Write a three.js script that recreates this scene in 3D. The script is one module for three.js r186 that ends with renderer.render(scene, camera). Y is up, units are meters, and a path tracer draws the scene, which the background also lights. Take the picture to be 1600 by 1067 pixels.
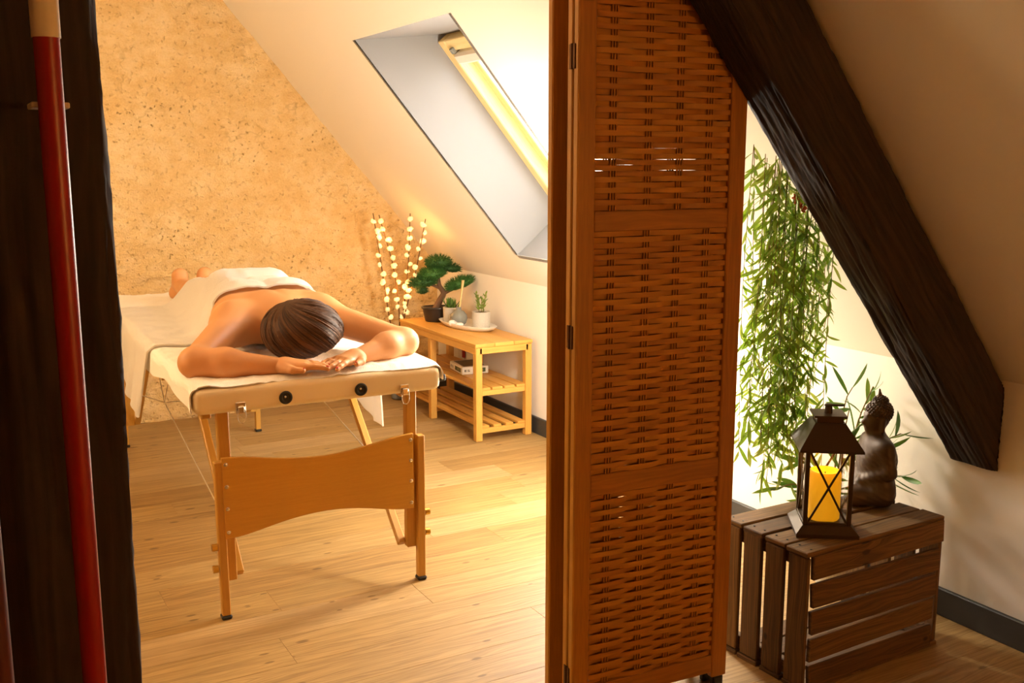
import * as THREE from 'three';
import { mergeGeometries, mergeVertices, toCreasedNormals } from 'three/addons/utils/BufferGeometryUtils.js';
import { createNoise2D, createNoise3D } from 'simplex-noise';

// ---------- camera, sky, exposure ----------
const scene = new THREE.Scene();
const renderer = new THREE.WebGLRenderer({ antialias: true });
renderer.toneMapping = THREE.LinearToneMapping;
renderer.toneMappingExposure = 1.0;
renderer.shadowMap.enabled = true;
const camera = new THREE.PerspectiveCamera(2 * Math.atan(533.5 / 1605) * 180 / Math.PI, 1600 / 1067, 0.05, 60);
{
  const p = 10.0 * Math.PI / 180, w = 29.2 * Math.PI / 180;
  camera.position.set(0, 1.4, 0);
  camera.lookAt(Math.sin(w) * Math.cos(p), 1.4 - Math.sin(p), -Math.cos(w) * Math.cos(p));
}
scene.background = new THREE.Color().setRGB(8, 7.9, 7.7);      // even overcast sky, seen and let in through the roof window

// ---------- helpers ----------
function rngOf(seed) { let s = seed | 0; return () => { s = (s + 0x6d2b79f5) | 0; let t = Math.imul(s ^ (s >>> 15), 1 | s); t = (t + Math.imul(t ^ (t >>> 7), 61 | t)) ^ t; return ((t ^ (t >>> 14)) >>> 0) / 4294967296; }; }
const R = rngOf(7), rr = (a, b) => a + (b - a) * R();
const n2 = createNoise2D(rngOf(11)), n3 = createNoise3D(rngOf(12));
const fbm2 = (x, y, o = 4) => { let s = 0, a = .5; for (let i = 0; i < o; i++) { s += a * n2(x, y); x = x * 2.03 + 3.1; y = y * 2.03 + 1.7; a *= .5; } return s; };
const clamp = (v, a = 0, b = 1) => Math.min(b, Math.max(a, v)), lerp = (a, b, t) => a + (b - a) * t, sst = (a, b, v) => { const t = clamp((v - a) / (b - a)); return t * t * (3 - 2 * t); };
const V = (x, y, z) => new THREE.Vector3(x, y, z);
const taken = {};
function numbered(name) { const k = taken[name] = (taken[name] ?? -1) + 1; return k ? `${name}_${String(k).padStart(3, '0')}` : name; }
function mesh(name, geo, mat, parent) {
  const m = new THREE.Mesh(geo, mat); m.name = parent ? name : numbered(name); m.castShadow = m.receiveShadow = true;
  (parent || scene).add(m); return m;
}
function tag(o, label, category, group) { o.userData.label = label; o.userData.category = category; if (group) o.userData.group = group; return o; }
function thing(name, label, category, [x, y, z] = [0, 0, 0], turn = 0, group) {
  const o = new THREE.Group(); o.name = numbered(name); scene.add(o); o.position.set(x, y, z); o.rotation.y = turn; return tag(o, label, category, group);
}
function sub(name, parent, [x, y, z] = [0, 0, 0], turn = 0) { const o = new THREE.Group(); o.name = name; o.position.set(x, y, z); o.rotation.y = turn; parent.add(o); return o; }
function struct(o) { o.userData.kind = 'structure'; return o; }
// uv in metres by the dominant side of each triangle, u along the grain axis
function uvm(geo, grain = 'x', du = 0, dv = 0) {
  const g = geo.index ? geo.toNonIndexed() : geo, p = g.attributes.position, uv = new Float32Array(p.count * 2), a = V(), b = V(), c = V(), n = V();
  for (let i = 0; i < p.count; i += 3) {
    a.fromBufferAttribute(p, i); b.fromBufferAttribute(p, i + 1); c.fromBufferAttribute(p, i + 2);
    n.copy(b).sub(a).cross(c.clone().sub(a)); const ax = Math.abs(n.x), ay = Math.abs(n.y), az = Math.abs(n.z);
    let f = ax >= ay && ax >= az ? ['z', 'y'] : ay >= az ? ['x', 'z'] : ['x', 'y'];
    if (f[1] === grain || (f[0] !== grain && f[1] === 'y' && grain === 'y')) f = [f[1], f[0]];
    [a, b, c].forEach((v, k) => { uv[(i + k) * 2] = v[f[0]] + du; uv[(i + k) * 2 + 1] = v[f[1]] + dv; });
  }
  g.setAttribute('uv', new THREE.BufferAttribute(uv, 2)); return g;
}
function polysGeo(polys) {           // flat-shaded convex solid from polygons, wound outward from centre
  const pos = [], cen = V(0, 0, 0); let k = 0; polys.forEach(f => f.forEach(v => { cen.add(v); k++; })); cen.divideScalar(k);
  for (let f of polys) {
    const n = f[1].clone().sub(f[0]).cross(f[2].clone().sub(f[0])), m = f.reduce((s, v) => s.add(v), V(0, 0, 0)).divideScalar(f.length);
    if (n.dot(m.sub(cen)) < 0) f = [...f].reverse();
    for (let i = 1; i < f.length - 1; i++) for (const v of [f[0], f[i], f[i + 1]]) pos.push(v.x, v.y, v.z);
  }
  const g = new THREE.BufferGeometry(); g.setAttribute('position', new THREE.Float32BufferAttribute(pos, 3)); g.computeVertexNormals(); return g;
}
function cbox(w, h, d, c = .002, grain = 'x', du = 0, dv = 0) {       // chamfered box, 44 triangles
  c = Math.min(c, w / 2.01, h / 2.01, d / 2.01); const W = w / 2, H = h / 2, D = d / 2, P = {}, S = [-1, 1], polys = [];
  for (const x of S) for (const y of S) for (const z of S) P[`${x},${y},${z}`] = [V(x * W, y * (H - c), z * (D - c)), V(x * (W - c), y * H, z * (D - c)), V(x * (W - c), y * (H - c), z * D)];
  const q = (x, y, z) => P[`${x},${y},${z}`];
  for (const s of S) {
    polys.push([q(s, -1, -1)[0], q(s, 1, -1)[0], q(s, 1, 1)[0], q(s, -1, 1)[0]], [q(-1, s, -1)[1], q(1, s, -1)[1], q(1, s, 1)[1], q(-1, s, 1)[1]], [q(-1, -1, s)[2], q(1, -1, s)[2], q(1, 1, s)[2], q(-1, 1, s)[2]]);
    for (const t of S) polys.push([q(-1, s, t)[1], q(1, s, t)[1], q(1, s, t)[2], q(-1, s, t)[2]], [q(s, -1, t)[0], q(s, 1, t)[0], q(s, 1, t)[2], q(s, -1, t)[2]], [q(s, t, -1)[0], q(s, t, 1)[0], q(s, t, 1)[1], q(s, t, -1)[1]]);
  }
  for (const k in P) polys.push(P[k]);
  return uvm(polysGeo(polys), grain, du, dv);
}
const at = (g, x, y, z) => g.translate(x, y, z);
function bar(p, q, w, h, c = .002, side) {   // chamfered bar from p to q, grain along it; w across `side`
  const d = q.clone().sub(p), L = d.length(), g = cbox(L, h, w, c, 'x', R() * 3, R() * 3), x = d.normalize();
  let z = (side || (Math.abs(x.y) > .9 ? V(0, 0, 1) : V(0, 1, 0).cross(x))).clone(); z.addScaledVector(x, -z.dot(x)).normalize();
  const y = z.clone().cross(x), m = new THREE.Matrix4().makeBasis(x, y, z).setPosition(p.clone().add(q).multiplyScalar(.5));
  return g.applyMatrix4(m);
}
function tube(pts, r, seg = 24, rad = 8) { return new THREE.TubeGeometry(new THREE.CatmullRomCurve3(pts), seg, r, rad, false); }
function taper(pts, r0, r1, seg = 16, rad = 8) {       // tube with falling radius
  const c = new THREE.CatmullRomCurve3(pts), g = new THREE.TubeGeometry(c, seg, 1, rad, false), p = g.attributes.position;
  for (let i = 0; i <= seg; i++) { const o = c.getPointAt(i / seg), r = lerp(r0, r1, i / seg); for (let j = 0; j <= rad; j++) { const k = i * (rad + 1) + j; p.setXYZ(k, o.x + (p.getX(k) - o.x) * r, o.y + (p.getY(k) - o.y) * r, o.z + (p.getZ(k) - o.z) * r); } }
  return g;
}
function lathe(prof, seg = 32) { return new THREE.LatheGeometry(prof.map(([r, y]) => new THREE.Vector2(r, y)), seg); }
const merge = gs => mergeGeometries(gs.map(g => { const k = g.index ? g.toNonIndexed() : g; for (const n of Object.keys(k.attributes)) if (!['position', 'normal', 'uv'].includes(n)) k.deleteAttribute(n); if (!k.attributes.uv) k.setAttribute('uv', new THREE.BufferAttribute(new Float32Array(k.attributes.position.count * 2), 2)); return k; }));
// grid surface f(u,v) -> Vector3, with thickness towards -normal
function sheetGeo(nu, nv, f, th = 0) {
  const P = []; for (let j = 0; j <= nv; j++) for (let i = 0; i <= nu; i++) P.push(f(i / nu, j / nv));
  const id = (i, j) => j * (nu + 1) + i, idx = [];
  for (let j = 0; j < nv; j++) for (let i = 0; i < nu; i++) idx.push(id(i, j), id(i + 1, j), id(i + 1, j + 1), id(i, j), id(i + 1, j + 1), id(i, j + 1));
  const g = new THREE.BufferGeometry(); g.setAttribute('position', new THREE.Float32BufferAttribute(P.flatMap(v => [v.x, v.y, v.z]), 3)); g.setIndex(idx); g.computeVertexNormals();
  const uv = []; for (let j = 0; j <= nv; j++) for (let i = 0; i <= nu; i++) uv.push(i / nu, j / nv); g.setAttribute('uv', new THREE.Float32BufferAttribute(uv, 2));
  if (!th) return g;
  const n = g.attributes.normal, pos = P.flatMap(v => [v.x, v.y, v.z]), N = P.length, k2 = [...idx], uv2 = [...uv, ...uv.map((t, i) => t + (i % 2 ? .017 : .013))];
  for (let i = 0; i < N; i++) pos.push(P[i].x - n.getX(i) * th, P[i].y - n.getY(i) * th, P[i].z - n.getZ(i) * th);
  for (let i = 0; i < idx.length; i += 3) k2.push(N + idx[i], N + idx[i + 2], N + idx[i + 1]);
  const rim = (a, b) => k2.push(a, N + a, b, b, N + a, N + b);
  for (let i = 0; i < nu; i++) { rim(id(i, 0), id(i + 1, 0)); rim(id(i + 1, nv), id(i, nv)); }
  for (let j = 0; j < nv; j++) { rim(id(0, j + 1), id(0, j)); rim(id(nu, j), id(nu, j + 1)); }
  const h = new THREE.BufferGeometry(); h.setAttribute('position', new THREE.Float32BufferAttribute(pos, 3)); h.setAttribute('uv', new THREE.Float32BufferAttribute(uv2, 2)); h.setIndex(k2); return toCreasedNormals(h, 1.1);
}
// ---- implicit shapes, meshed by surface nets ----
const smin = (a, b, k) => { const h = Math.max(k - Math.abs(a - b), 0) / k; return Math.min(a, b) - h * h * k * .25; };
function cap(a, b, ra, rb) { const bx = b[0] - a[0], by = b[1] - a[1], bz = b[2] - a[2], L = bx * bx + by * by + bz * bz || 1e-9; return (x, y, z) => { const px = x - a[0], py = y - a[1], pz = z - a[2], h = clamp((px * bx + py * by + pz * bz) / L); return Math.hypot(px - bx * h, py - by * h, pz - bz * h) - lerp(ra, rb, h); }; }
function ell(c, r, rot = 0) { const cs = Math.cos(rot), sn = Math.sin(rot), m = Math.min(...r); return (x, y, z) => { let px = x - c[0], py = y - c[1], pz = z - c[2];[px, py] = [px * cs + py * sn, -px * sn + py * cs]; const k = Math.hypot(px / r[0], py / r[1], pz / r[2]); return (k - 1) * m * (k > 1 ? 1 : 1); }; }
const blend = (fs, k) => (x, y, z) => { let d = fs[0](x, y, z); for (let i = 1; i < fs.length; i++) d = smin(d, fs[i](x, y, z), k); return d; };
function nets(f, lo, hi, c) {
  const N = [0, 1, 2].map(i => Math.ceil((hi[i] - lo[i]) / c) + 1), [nx, ny, nz] = N, v = new Float32Array(nx * ny * nz), I = (i, j, k) => (k * ny + j) * nx + i;
  for (let k = 0; k < nz; k++) for (let j = 0; j < ny; j++) for (let i = 0; i < nx; i++) v[I(i, j, k)] = f(lo[0] + i * c, lo[1] + j * c, lo[2] + k * c);
  const pos = [], nor = [], idx = [], cell = new Int32Array(nx * ny * nz).fill(-1), E = [];
  for (let a = 0; a < 8; a++) for (let b = a + 1; b < 8; b++) { const x = a ^ b; if (x === 1 || x === 2 || x === 4) E.push([a, b]); }
  for (let k = 0; k < nz - 1; k++) for (let j = 0; j < ny - 1; j++) for (let i = 0; i < nx - 1; i++) {
    const q = []; let neg = 0; for (let a = 0; a < 8; a++) { const s = v[I(i + (a & 1), j + (a >> 1 & 1), k + (a >> 2))]; q.push(s); if (s < 0) neg++; }
    if (!neg || neg === 8) continue;
    let sx = 0, sy = 0, sz = 0, m = 0;
    for (const [a, b] of E) if (q[a] < 0 !== q[b] < 0) { const t = q[a] / (q[a] - q[b]); sx += lerp(a & 1, b & 1, t); sy += lerp(a >> 1 & 1, b >> 1 & 1, t); sz += lerp(a >> 2, b >> 2, t); m++; }
    const x = lo[0] + (i + sx / m) * c, y = lo[1] + (j + sy / m) * c, z = lo[2] + (k + sz / m) * c, e = c * .4;
    cell[I(i, j, k)] = pos.length / 3; pos.push(x, y, z);
    const g = V(f(x + e, y, z) - f(x - e, y, z), f(x, y + e, z) - f(x, y - e, z), f(x, y, z + e) - f(x, y, z - e)).normalize(); nor.push(g.x, g.y, g.z);
  }
  const quad = (a, b, d, e, flip) => { if (a < 0 || b < 0 || d < 0 || e < 0) return; flip ? idx.push(a, d, b, a, e, d) : idx.push(a, b, d, a, d, e); };
  for (let k = 1; k < nz - 1; k++) for (let j = 1; j < ny - 1; j++) for (let i = 1; i < nx - 1; i++) {
    const s = v[I(i, j, k)] < 0;
    if (s !== v[I(i + 1, j, k)] < 0) quad(cell[I(i, j - 1, k - 1)], cell[I(i, j, k - 1)], cell[I(i, j, k)], cell[I(i, j - 1, k)], !s);
    if (s !== v[I(i, j + 1, k)] < 0) quad(cell[I(i - 1, j, k - 1)], cell[I(i - 1, j, k)], cell[I(i, j, k)], cell[I(i, j, k - 1)], !s);
    if (s !== v[I(i, j, k + 1)] < 0) quad(cell[I(i - 1, j - 1, k)], cell[I(i, j - 1, k)], cell[I(i, j, k)], cell[I(i - 1, j, k)], !s);
  }
  const g = new THREE.BufferGeometry(); g.setAttribute('position', new THREE.Float32BufferAttribute(pos, 3)); g.setAttribute('normal', new THREE.Float32BufferAttribute(nor, 3)); g.setIndex(idx); return g;
}
// ---- textures ----
function tex(w, h, f, srgb = true, mw = 1, mh = 1) {   // f(u,v) -> [r,g,b] 0..1 ; covers mw x mh metres
  const d = new Uint8Array(w * h * 4); for (let j = 0; j < h; j++) for (let i = 0; i < w; i++) { const c = f(i / w, j / h), k = (j * w + i) * 4; d[k] = clamp(c[0]) * 255; d[k + 1] = clamp(c[1]) * 255; d[k + 2] = clamp(c[2]) * 255; d[k + 3] = 255; }
  const t = new THREE.DataTexture(d, w, h); t.magFilter = t.minFilter = THREE.LinearFilter; t.wrapS = t.wrapT = THREE.MirroredRepeatWrapping; if (srgb) t.colorSpace = THREE.SRGBColorSpace; t.repeat.set(1 / mw, 1 / mh); t.needsUpdate = true; return t;
}
const mix3 = (a, b, t) => [lerp(a[0], b[0], t), lerp(a[1], b[1], t), lerp(a[2], b[2], t)];
const hex = h => [(h >> 16) / 255, (h >> 8 & 255) / 255, (h & 255) / 255];
function woodTex(light, dark, seed, o = {}) {
  const { mw = 1.3, mh = .2, w = 512, h = 128, fine = 1, knots = 0, streak = .5 } = o, kn = []; const q = rngOf(seed); for (let i = 0; i < knots; i++) kn.push([q() * mw, q() * mh, .006 + q() * .012]);
  return tex(w, h, (u, v) => {
    let x = u * mw, y = v * mh, warp = fbm2(x * 1.5 + seed, y * 6, 3) * .02, k = 0;
    for (const [kx, ky, kr] of kn) { const dx = (x - kx) * .45, dy = y - ky, dd = Math.hypot(dx, dy); warp += .016 * Math.exp(-dd / kr / 2.2) * Math.sign(dy); k = Math.max(k, 1 - sst(kr * .3, kr * .75, dd)); }
    const g = fbm2(x * 2.2 + seed * 3, (y + warp) * 120 * fine, 3), m = fbm2(x * .9 + seed, (y + warp) * 28 * fine, 3), p = n2(x * 14 + seed, (y + warp) * 420 * fine);
    return mix3(light, dark, clamp(.28 + streak * g + .55 * streak * m + .1 * p + .75 * k));
  }, true, mw, mh);
}
const std = (o) => new THREE.MeshStandardMaterial({ side: THREE.DoubleSide, roughness: .6, ...o });
const phys = (o) => new THREE.MeshPhysicalMaterial({ side: THREE.DoubleSide, roughness: .6, ...o });

// ---------- materials ----------
const M = {};
M.floor = [0, 1, 2, 3, 4].map(i => std({ map: woodTex(hex([0xb3925c, 0xad8a52, 0xb89866, 0xa6824c, 0xb08f5a][i]), hex([0x74572d, 0x70542a, 0x7c5f36, 0x664923, 0x72552d][i]), 20 + i * 7, { knots: 6, streak: .5, h: 192, w: 1024 }), roughness: .55 }));
M.white = std({ color: 0xf4eee2, roughness: .85 });
M.ochre = std({ color: 0xc98f4c, roughness: .9 });
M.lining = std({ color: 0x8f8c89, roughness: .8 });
M.baseboard = std({ color: 0x3b3a38, roughness: .5 });
M.pine = std({ map: woodTex(hex(0xefd9a0), hex(0xd2ab62), 3, { streak: .3 }), roughness: .45 });
M.screenWood = [0, 1].map(i => std({ map: woodTex(hex([0xbd8220, 0xb67a20][i]), hex([0x875611, 0x7e4e0f][i]), 40 + i, { streak: .35, fine: .6 }), roughness: .45 }));
M.rattan = [0, 1, 2].map(i => std({ map: woodTex(hex([0xc98a1e, 0xc08018, 0xd09224][i]), hex([0x996619, 0x905d15, 0xa06e1f][i]), 50 + i, { streak: .25, mh: .1 }), roughness: .5 }));
M.beech = std({ map: woodTex(hex(0xc8963f), hex(0xb07c2a), 60, { streak: .22 }), roughness: .4 });
M.beechPanel = std({ map: woodTex(hex(0xd09a38), hex(0xbd8526), 64, { streak: .25, mh: .3 }), roughness: .38 });
M.bamboo = [0, 1].map(i => std({ map: woodTex(hex([0xe2ad58, 0xdca650][i]), hex([0xc48a38, 0xbd8232][i]), 70 + i, { streak: .3 }), roughness: .42 }));
M.crate = [0, 1, 2].map(i => std({ map: woodTex(hex([0x725026, 0x664620, 0x7c5a2d][i]), hex([0x30200c, 0x2a1b0a, 0x3a270f][i]), 80 + i, { streak: .55, knots: 2, mw: .7, mh: .12 }), roughness: .75 }));
const timberMap = woodTex(hex(0x37251a), hex(0x0f0805), 90, { mw: 2, mh: .4, streak: .6, w: 1024, h: 256, fine: .5, knots: 4 });
M.timber = std({ map: timberMap, roughness: .8 });
M.postTimber = std({ map: woodTex(hex(0x33211a), hex(0x110a07), 95, { mw: 2, mh: .4, streak: .6, w: 1024, h: 256, fine: .5, knots: 4 }), roughness: .8 });
M.vinyl = std({ color: 0xf0dcb2, roughness: .42 });
M.chrome = std({ color: 0xcfc6b6, metalness: 1, roughness: .22 });
M.brass = std({ color: 0xc9a04a, metalness: 1, roughness: .3 });
M.steel = std({ color: 0xe6e0d4, metalness: .8, roughness: .35 });
M.black = std({ color: 0x17130f, roughness: .45 });
M.hinge = std({ color: 0x5a3a1c, metalness: .8, roughness: .45 });
const terry = tex(256, 256, (u, v) => { const k = .5 + .35 * n2(u * 90, v * 90) + .25 * n2(u * 40 + 9, v * 40); return [k, k, k]; }, false, .25, .25);
M.towel = phys({ color: 0xfaf4ea, roughness: 1, transmission: .45, thickness: 0, bumpMap: terry, bumpScale: .0025 });
M.sheet = std({ color: 0xfbf5ea, roughness: .95, bumpMap: terry, bumpScale: .0012 });
M.skin = phys({ color: 0xd89a62, roughness: .5, sheen: .2 });
M.nail = std({ color: 0xc0321f, roughness: .25 });
M.bronze = std({ color: 0x4c3a2c, metalness: .35, roughness: .5 });
M.lanternMetal = std({ color: 0x41301f, metalness: .45, roughness: .45 });
M.glass = phys({ color: 0xffffff, roughness: .02, transmission: 1, thickness: 0, ior: 1.45 });
M.candle = phys({ color: 0xf8da48, roughness: .7, transmission: .4, thickness: 0, emissive: 0xffc41c, emissiveIntensity: .3 });
M.ceramic = std({ color: 0xf6f0e6, roughness: .3 });
M.concrete = std({ map: tex(128, 128, (u, v) => { const k = .76 + .08 * fbm2(u * 12, v * 12, 4); return [k, k * .96, k * .88]; }, true, .2, .2), roughness: .85 });
M.grey = std({ color: 0x7f8078, roughness: .18 });
M.potBlack = std({ color: 0x2a221b, roughness: .35 });
M.soil = std({ color: 0x4b3826, roughness: 1 });
M.bark = std({ color: 0x6a4c33, roughness: .85 });
M.needle = [0x2f5a20, 0x3a6a26, 0x264c1a].map(c => std({ color: c, roughness: .7 }));
M.leaf = [0x8db036, 0x9fc044, 0x7a9e2e, 0xa8bc4e].map(c => phys({ color: c, roughness: .6, transmission: .5, thickness: 0 }));
M.darkLeaf = [0x5d8a2a, 0x4b7626, 0x78992f].map(c => phys({ color: c, roughness: .5, transmission: .3, thickness: 0 }));
M.stem = std({ color: 0x7d7136, roughness: .8 });
M.twig = std({ color: 0x6b4a25, roughness: .8 });
M.red = std({ color: 0x920f0c, roughness: .35 });
M.darkRed = std({ color: 0x4c0909, roughness: .5 });
M.offwhite = std({ color: 0xe4dccd, roughness: .5 });
M.bud = std({ color: 0xfff0cf, roughness: .8, emissive: 0xffca7a, emissiveIntensity: .5 });

M.globe = phys({ color: 0xfff6e8, roughness: .9, transmission: .5, thickness: 0, emissive: 0xffe6c0, emissiveIntensity: 2 });

// ---------- room shell ----------
const XW = 2.65, HC = .775, TH = 50 * Math.PI / 180, CS = Math.cos(TH), SN = Math.sin(TH), ZG = -5.68, ZR = 1.7, YC = 2.5, XF = XW - (YC - HC) / Math.tan(TH);
// floor planks run along x
const floor = struct(mesh('floor', at(new THREE.BoxGeometry(2 * XW + .3, .1, ZR - ZG + .3), 0, -.056, (ZR + ZG) / 2), M.soil));
tag(floor, 'light oak plank floor running across the attic room', 'floor');
{
  const PW = .178, PL = 1.22, T = .008; const q = rngOf(5); let row = 0;
  const geos = [0, 1, 2, 3, 4, 5].map(i => cbox(PL - .0005, T, PW - .0005, .0007, 'x', i * .37, i * .061));
  for (let z = ZG; z < ZR; z += PW, row++) {
    let x = -XW - q() * PL;
    for (; x < XW; x += PL) {
      const a = Math.max(x, -XW), b = Math.min(x + PL, XW); if (b - a < .03) continue;
      const zc = Math.min(z + PW, ZR), full = b - a > PL - .01 && zc - z > PW - .001;
      const g = full ? geos[Math.floor(q() * 6)] : cbox(b - a - .0005, T, zc - z - .0005, .0007, 'x', q() * 3, q());
      mesh('plank', g, M.floor[Math.floor(q() * 5)], floor).position.set((a + b) / 2, -T / 2 + .001 * 0, (z + zc) / 2);
    }
  }
}
// gable wall: lumpy lime plaster
{
  const base = hex(0xdab67a), pale = hex(0xe2c592), dark = hex(0xd0aa6c), pit = hex(0x8a6a38);
  const map = tex(1024, 1024, (u, v) => {
    const x = u * 2.6, y = v * 2.6; const a = fbm2(x * 2.2, y * 2.4, 5), b = fbm2(x * 9 + 4, y * 11, 4), s = n2(x * 60, y * 60), c = fbm2(x * 26 + 7, y * 22, 3);
    let k = mix3(base, pale, clamp(.35 + .9 * a + .35 * b)); k = mix3(k, dark, clamp(.12 - .55 * b - .3 * a + .3 * s)); const crack = sst(.93, .99, 1 - Math.abs(fbm2(x * 3.1 + 20, y * 4.3, 4)) * 1.0) * sst(.15, .4, fbm2(x * 1.7 + 50, y * 1.9, 3));
    return mix3(k, pit, clamp(sst(.42, .55, c) * .7 * sst(.12, .4, fbm2(x * 1.3 + 31, y * 1.3, 2)) + crack * .22));
  }, true, 2.6, 2.6);
  const bmp = tex(1024, 1024, (u, v) => { const x = u * 2.6, y = v * 2.6, k = .55 + .3 * fbm2(x * 10, y * 18, 5) + .1 * n2(x * 70, y * 95) - .35 * sst(.36, .5, fbm2(x * 26 + 7, y * 22, 3)); return [k, k, k]; }, false, 2.6, 2.6);
  const mat = std({ map, bumpMap: bmp, bumpScale: .016, roughness: .95 });
  const xr = y => y < HC ? XW + .02 : XW + .02 - (y - HC) / Math.tan(TH);
  const g = sheetGeo(260, 150, (u, v) => { const y = v * (YC + .05), w = xr(Math.min(y, YC + .05)), x = lerp(-w, w, u); return V(x, y, ZG + .014 * fbm2(x * 1.8, y * 2, 3) + .016 * fbm2(x * 5 + 9, y * 8, 3)); });
  const p = g.attributes.position; g.setAttribute('uv', new THREE.BufferAttribute(new Float32Array(p.count * 2).map((_, i) => i % 2 ? p.getY(i >> 1) : p.getX(i >> 1)), 2));
  const w = mesh('wall_back', g, mat); struct(tag(w, 'rough ochre lime plaster gable wall behind the massage table', 'wall'));
  const slab = mesh('wall_core', at(new THREE.BoxGeometry(2 * XW + .6, YC + .6, .2), 0, (YC + .2) / 2, ZG - .13), M.white, w); slab.userData.label = 'outer masonry of the gable';
}
const wr = struct(tag(mesh('wall_right', at(new THREE.BoxGeometry(.12, HC + .1, ZR - ZG), XW + .06, HC / 2 - .05, (ZR + ZG) / 2), M.white), 'low white knee wall under the sloping ceiling', 'wall'));
struct(tag(mesh('wall_left', at(new THREE.BoxGeometry(.12, HC + .1, ZR - ZG), -XW - .06, HC / 2 - .05, (ZR + ZG) / 2), M.white), 'low white knee wall on the far left side', 'wall'));
struct(tag(mesh('wall_front', at(new THREE.BoxGeometry(2 * XW + .6, YC + .6, .12), 0, YC / 2, ZR + .06), M.ochre), 'plain ochre end wall behind the viewer', 'wall'));
{ const w = (a, b) => Math.min(XW, XW - (b - HC) / Math.tan(TH)), sh = new THREE.Shape([[-XW, 0], [-.085, 0], [-.085, YC], [-XF, YC], [-XW, HC]].map(a => new THREE.Vector2(...a)));  // unseen partition, added so less light reaches the viewer's side
  struct(tag(mesh('wall_added_partition', at(new THREE.ExtrudeGeometry(sh, { depth: .12, bevelEnabled: false }), 0, 0, -1.46), M.ochre), 'added unseen ochre partition wall beyond the left picture edge beside the post', 'wall')); }
{ const y0 = 1.82, x0 = XW - (y0 - HC) / Math.tan(TH), sh = new THREE.Shape([[-x0, y0], [x0, y0], [XF, YC], [-XF, YC]].map(a => new THREE.Vector2(...a)));   // unseen header wall, added to keep room light off the foreground
  struct(tag(mesh('wall_added_header', at(new THREE.ExtrudeGeometry(sh, { depth: .07, bevelEnabled: false }), 0, 0, -1.94), M.ochre), 'added unseen ochre header wall above the screen, holding light back', 'wall')); }
struct(tag(mesh('ceiling', at(new THREE.BoxGeometry(2 * XF + .1, .1, ZR - ZG), 0, YC + .05, (ZR + ZG) / 2), M.white), 'flat white ceiling strip under the roof ridge', 'ceiling'));
struct(tag(mesh('baseboard_right', at(cbox(.016, .088, ZR - ZG - .03, .003, 'z'), XW - .008, .044, (ZR + ZG) / 2), M.baseboard), 'charcoal baseboard along the white knee wall', 'baseboard'));
// roof plane: local (s up the slope, n outwards) -> world
const SP = (s, n, z) => V(XW - s * CS + n * SN, HC + s * SN + n * CS, z);
const Z0 = -4.45, Z1 = -3.49, S0 = .208, S1 = 1.5, S1o = 1.248, NO = .35;
function slab(n0, n1, hole, sMax, mirror) {        // sloping slab with a hole [s0,s1,z0,z1]
  const b = n0 > .1 ? -.4 : 0, sh = new THREE.Shape([[b, ZG - .1], [sMax, ZG - .1], [sMax, ZR], [b, ZR]].map(a => new THREE.Vector2(...a)));
  if (hole) sh.holes.push(new THREE.Path([[hole[0], hole[2]], [hole[0], hole[3]], [hole[1], hole[3]], [hole[1], hole[2]]].map(a => new THREE.Vector2(...a))));
  const g = new THREE.ExtrudeGeometry(sh, { depth: n1 - n0, bevelEnabled: false }), p = g.attributes.position;
  for (let i = 0; i < p.count; i++) { const v = SP(p.getX(i), n0 + p.getZ(i), p.getY(i)); p.setXYZ(i, mirror ? -v.x : v.x, v.y, v.z); }
  g.computeVertexNormals(); return g;
}
const SM = (YC - HC) / SN + .02;
const slope = struct(tag(mesh('ceiling_slope', slab(0, .004, [S0, S1, Z0, Z1], SM), M.white), 'white sloping attic ceiling above the knee wall', 'ceiling'));
const outer = mesh('roof_boarding', slab(NO + .03, NO + .1, [S0, S1o, Z0, Z1], SM + .3), M.white, slope);
struct(tag(mesh('ceiling_slope', slab(0, .1, null, SM, true), M.white), 'white sloping ceiling on the far left side', 'ceiling'));
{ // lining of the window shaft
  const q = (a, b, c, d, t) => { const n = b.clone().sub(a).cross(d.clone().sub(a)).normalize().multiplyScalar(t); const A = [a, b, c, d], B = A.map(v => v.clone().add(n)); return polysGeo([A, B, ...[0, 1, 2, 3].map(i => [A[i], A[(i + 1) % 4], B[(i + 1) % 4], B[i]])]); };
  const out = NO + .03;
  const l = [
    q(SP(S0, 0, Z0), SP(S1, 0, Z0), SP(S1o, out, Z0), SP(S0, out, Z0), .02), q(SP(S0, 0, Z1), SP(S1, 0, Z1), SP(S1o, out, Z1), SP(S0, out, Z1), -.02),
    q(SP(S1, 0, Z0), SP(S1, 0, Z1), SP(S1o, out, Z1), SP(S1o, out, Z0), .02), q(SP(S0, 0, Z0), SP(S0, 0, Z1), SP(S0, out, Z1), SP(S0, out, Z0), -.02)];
  l.forEach(g => mesh('window_lining', g, M.lining, slope));
}
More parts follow.
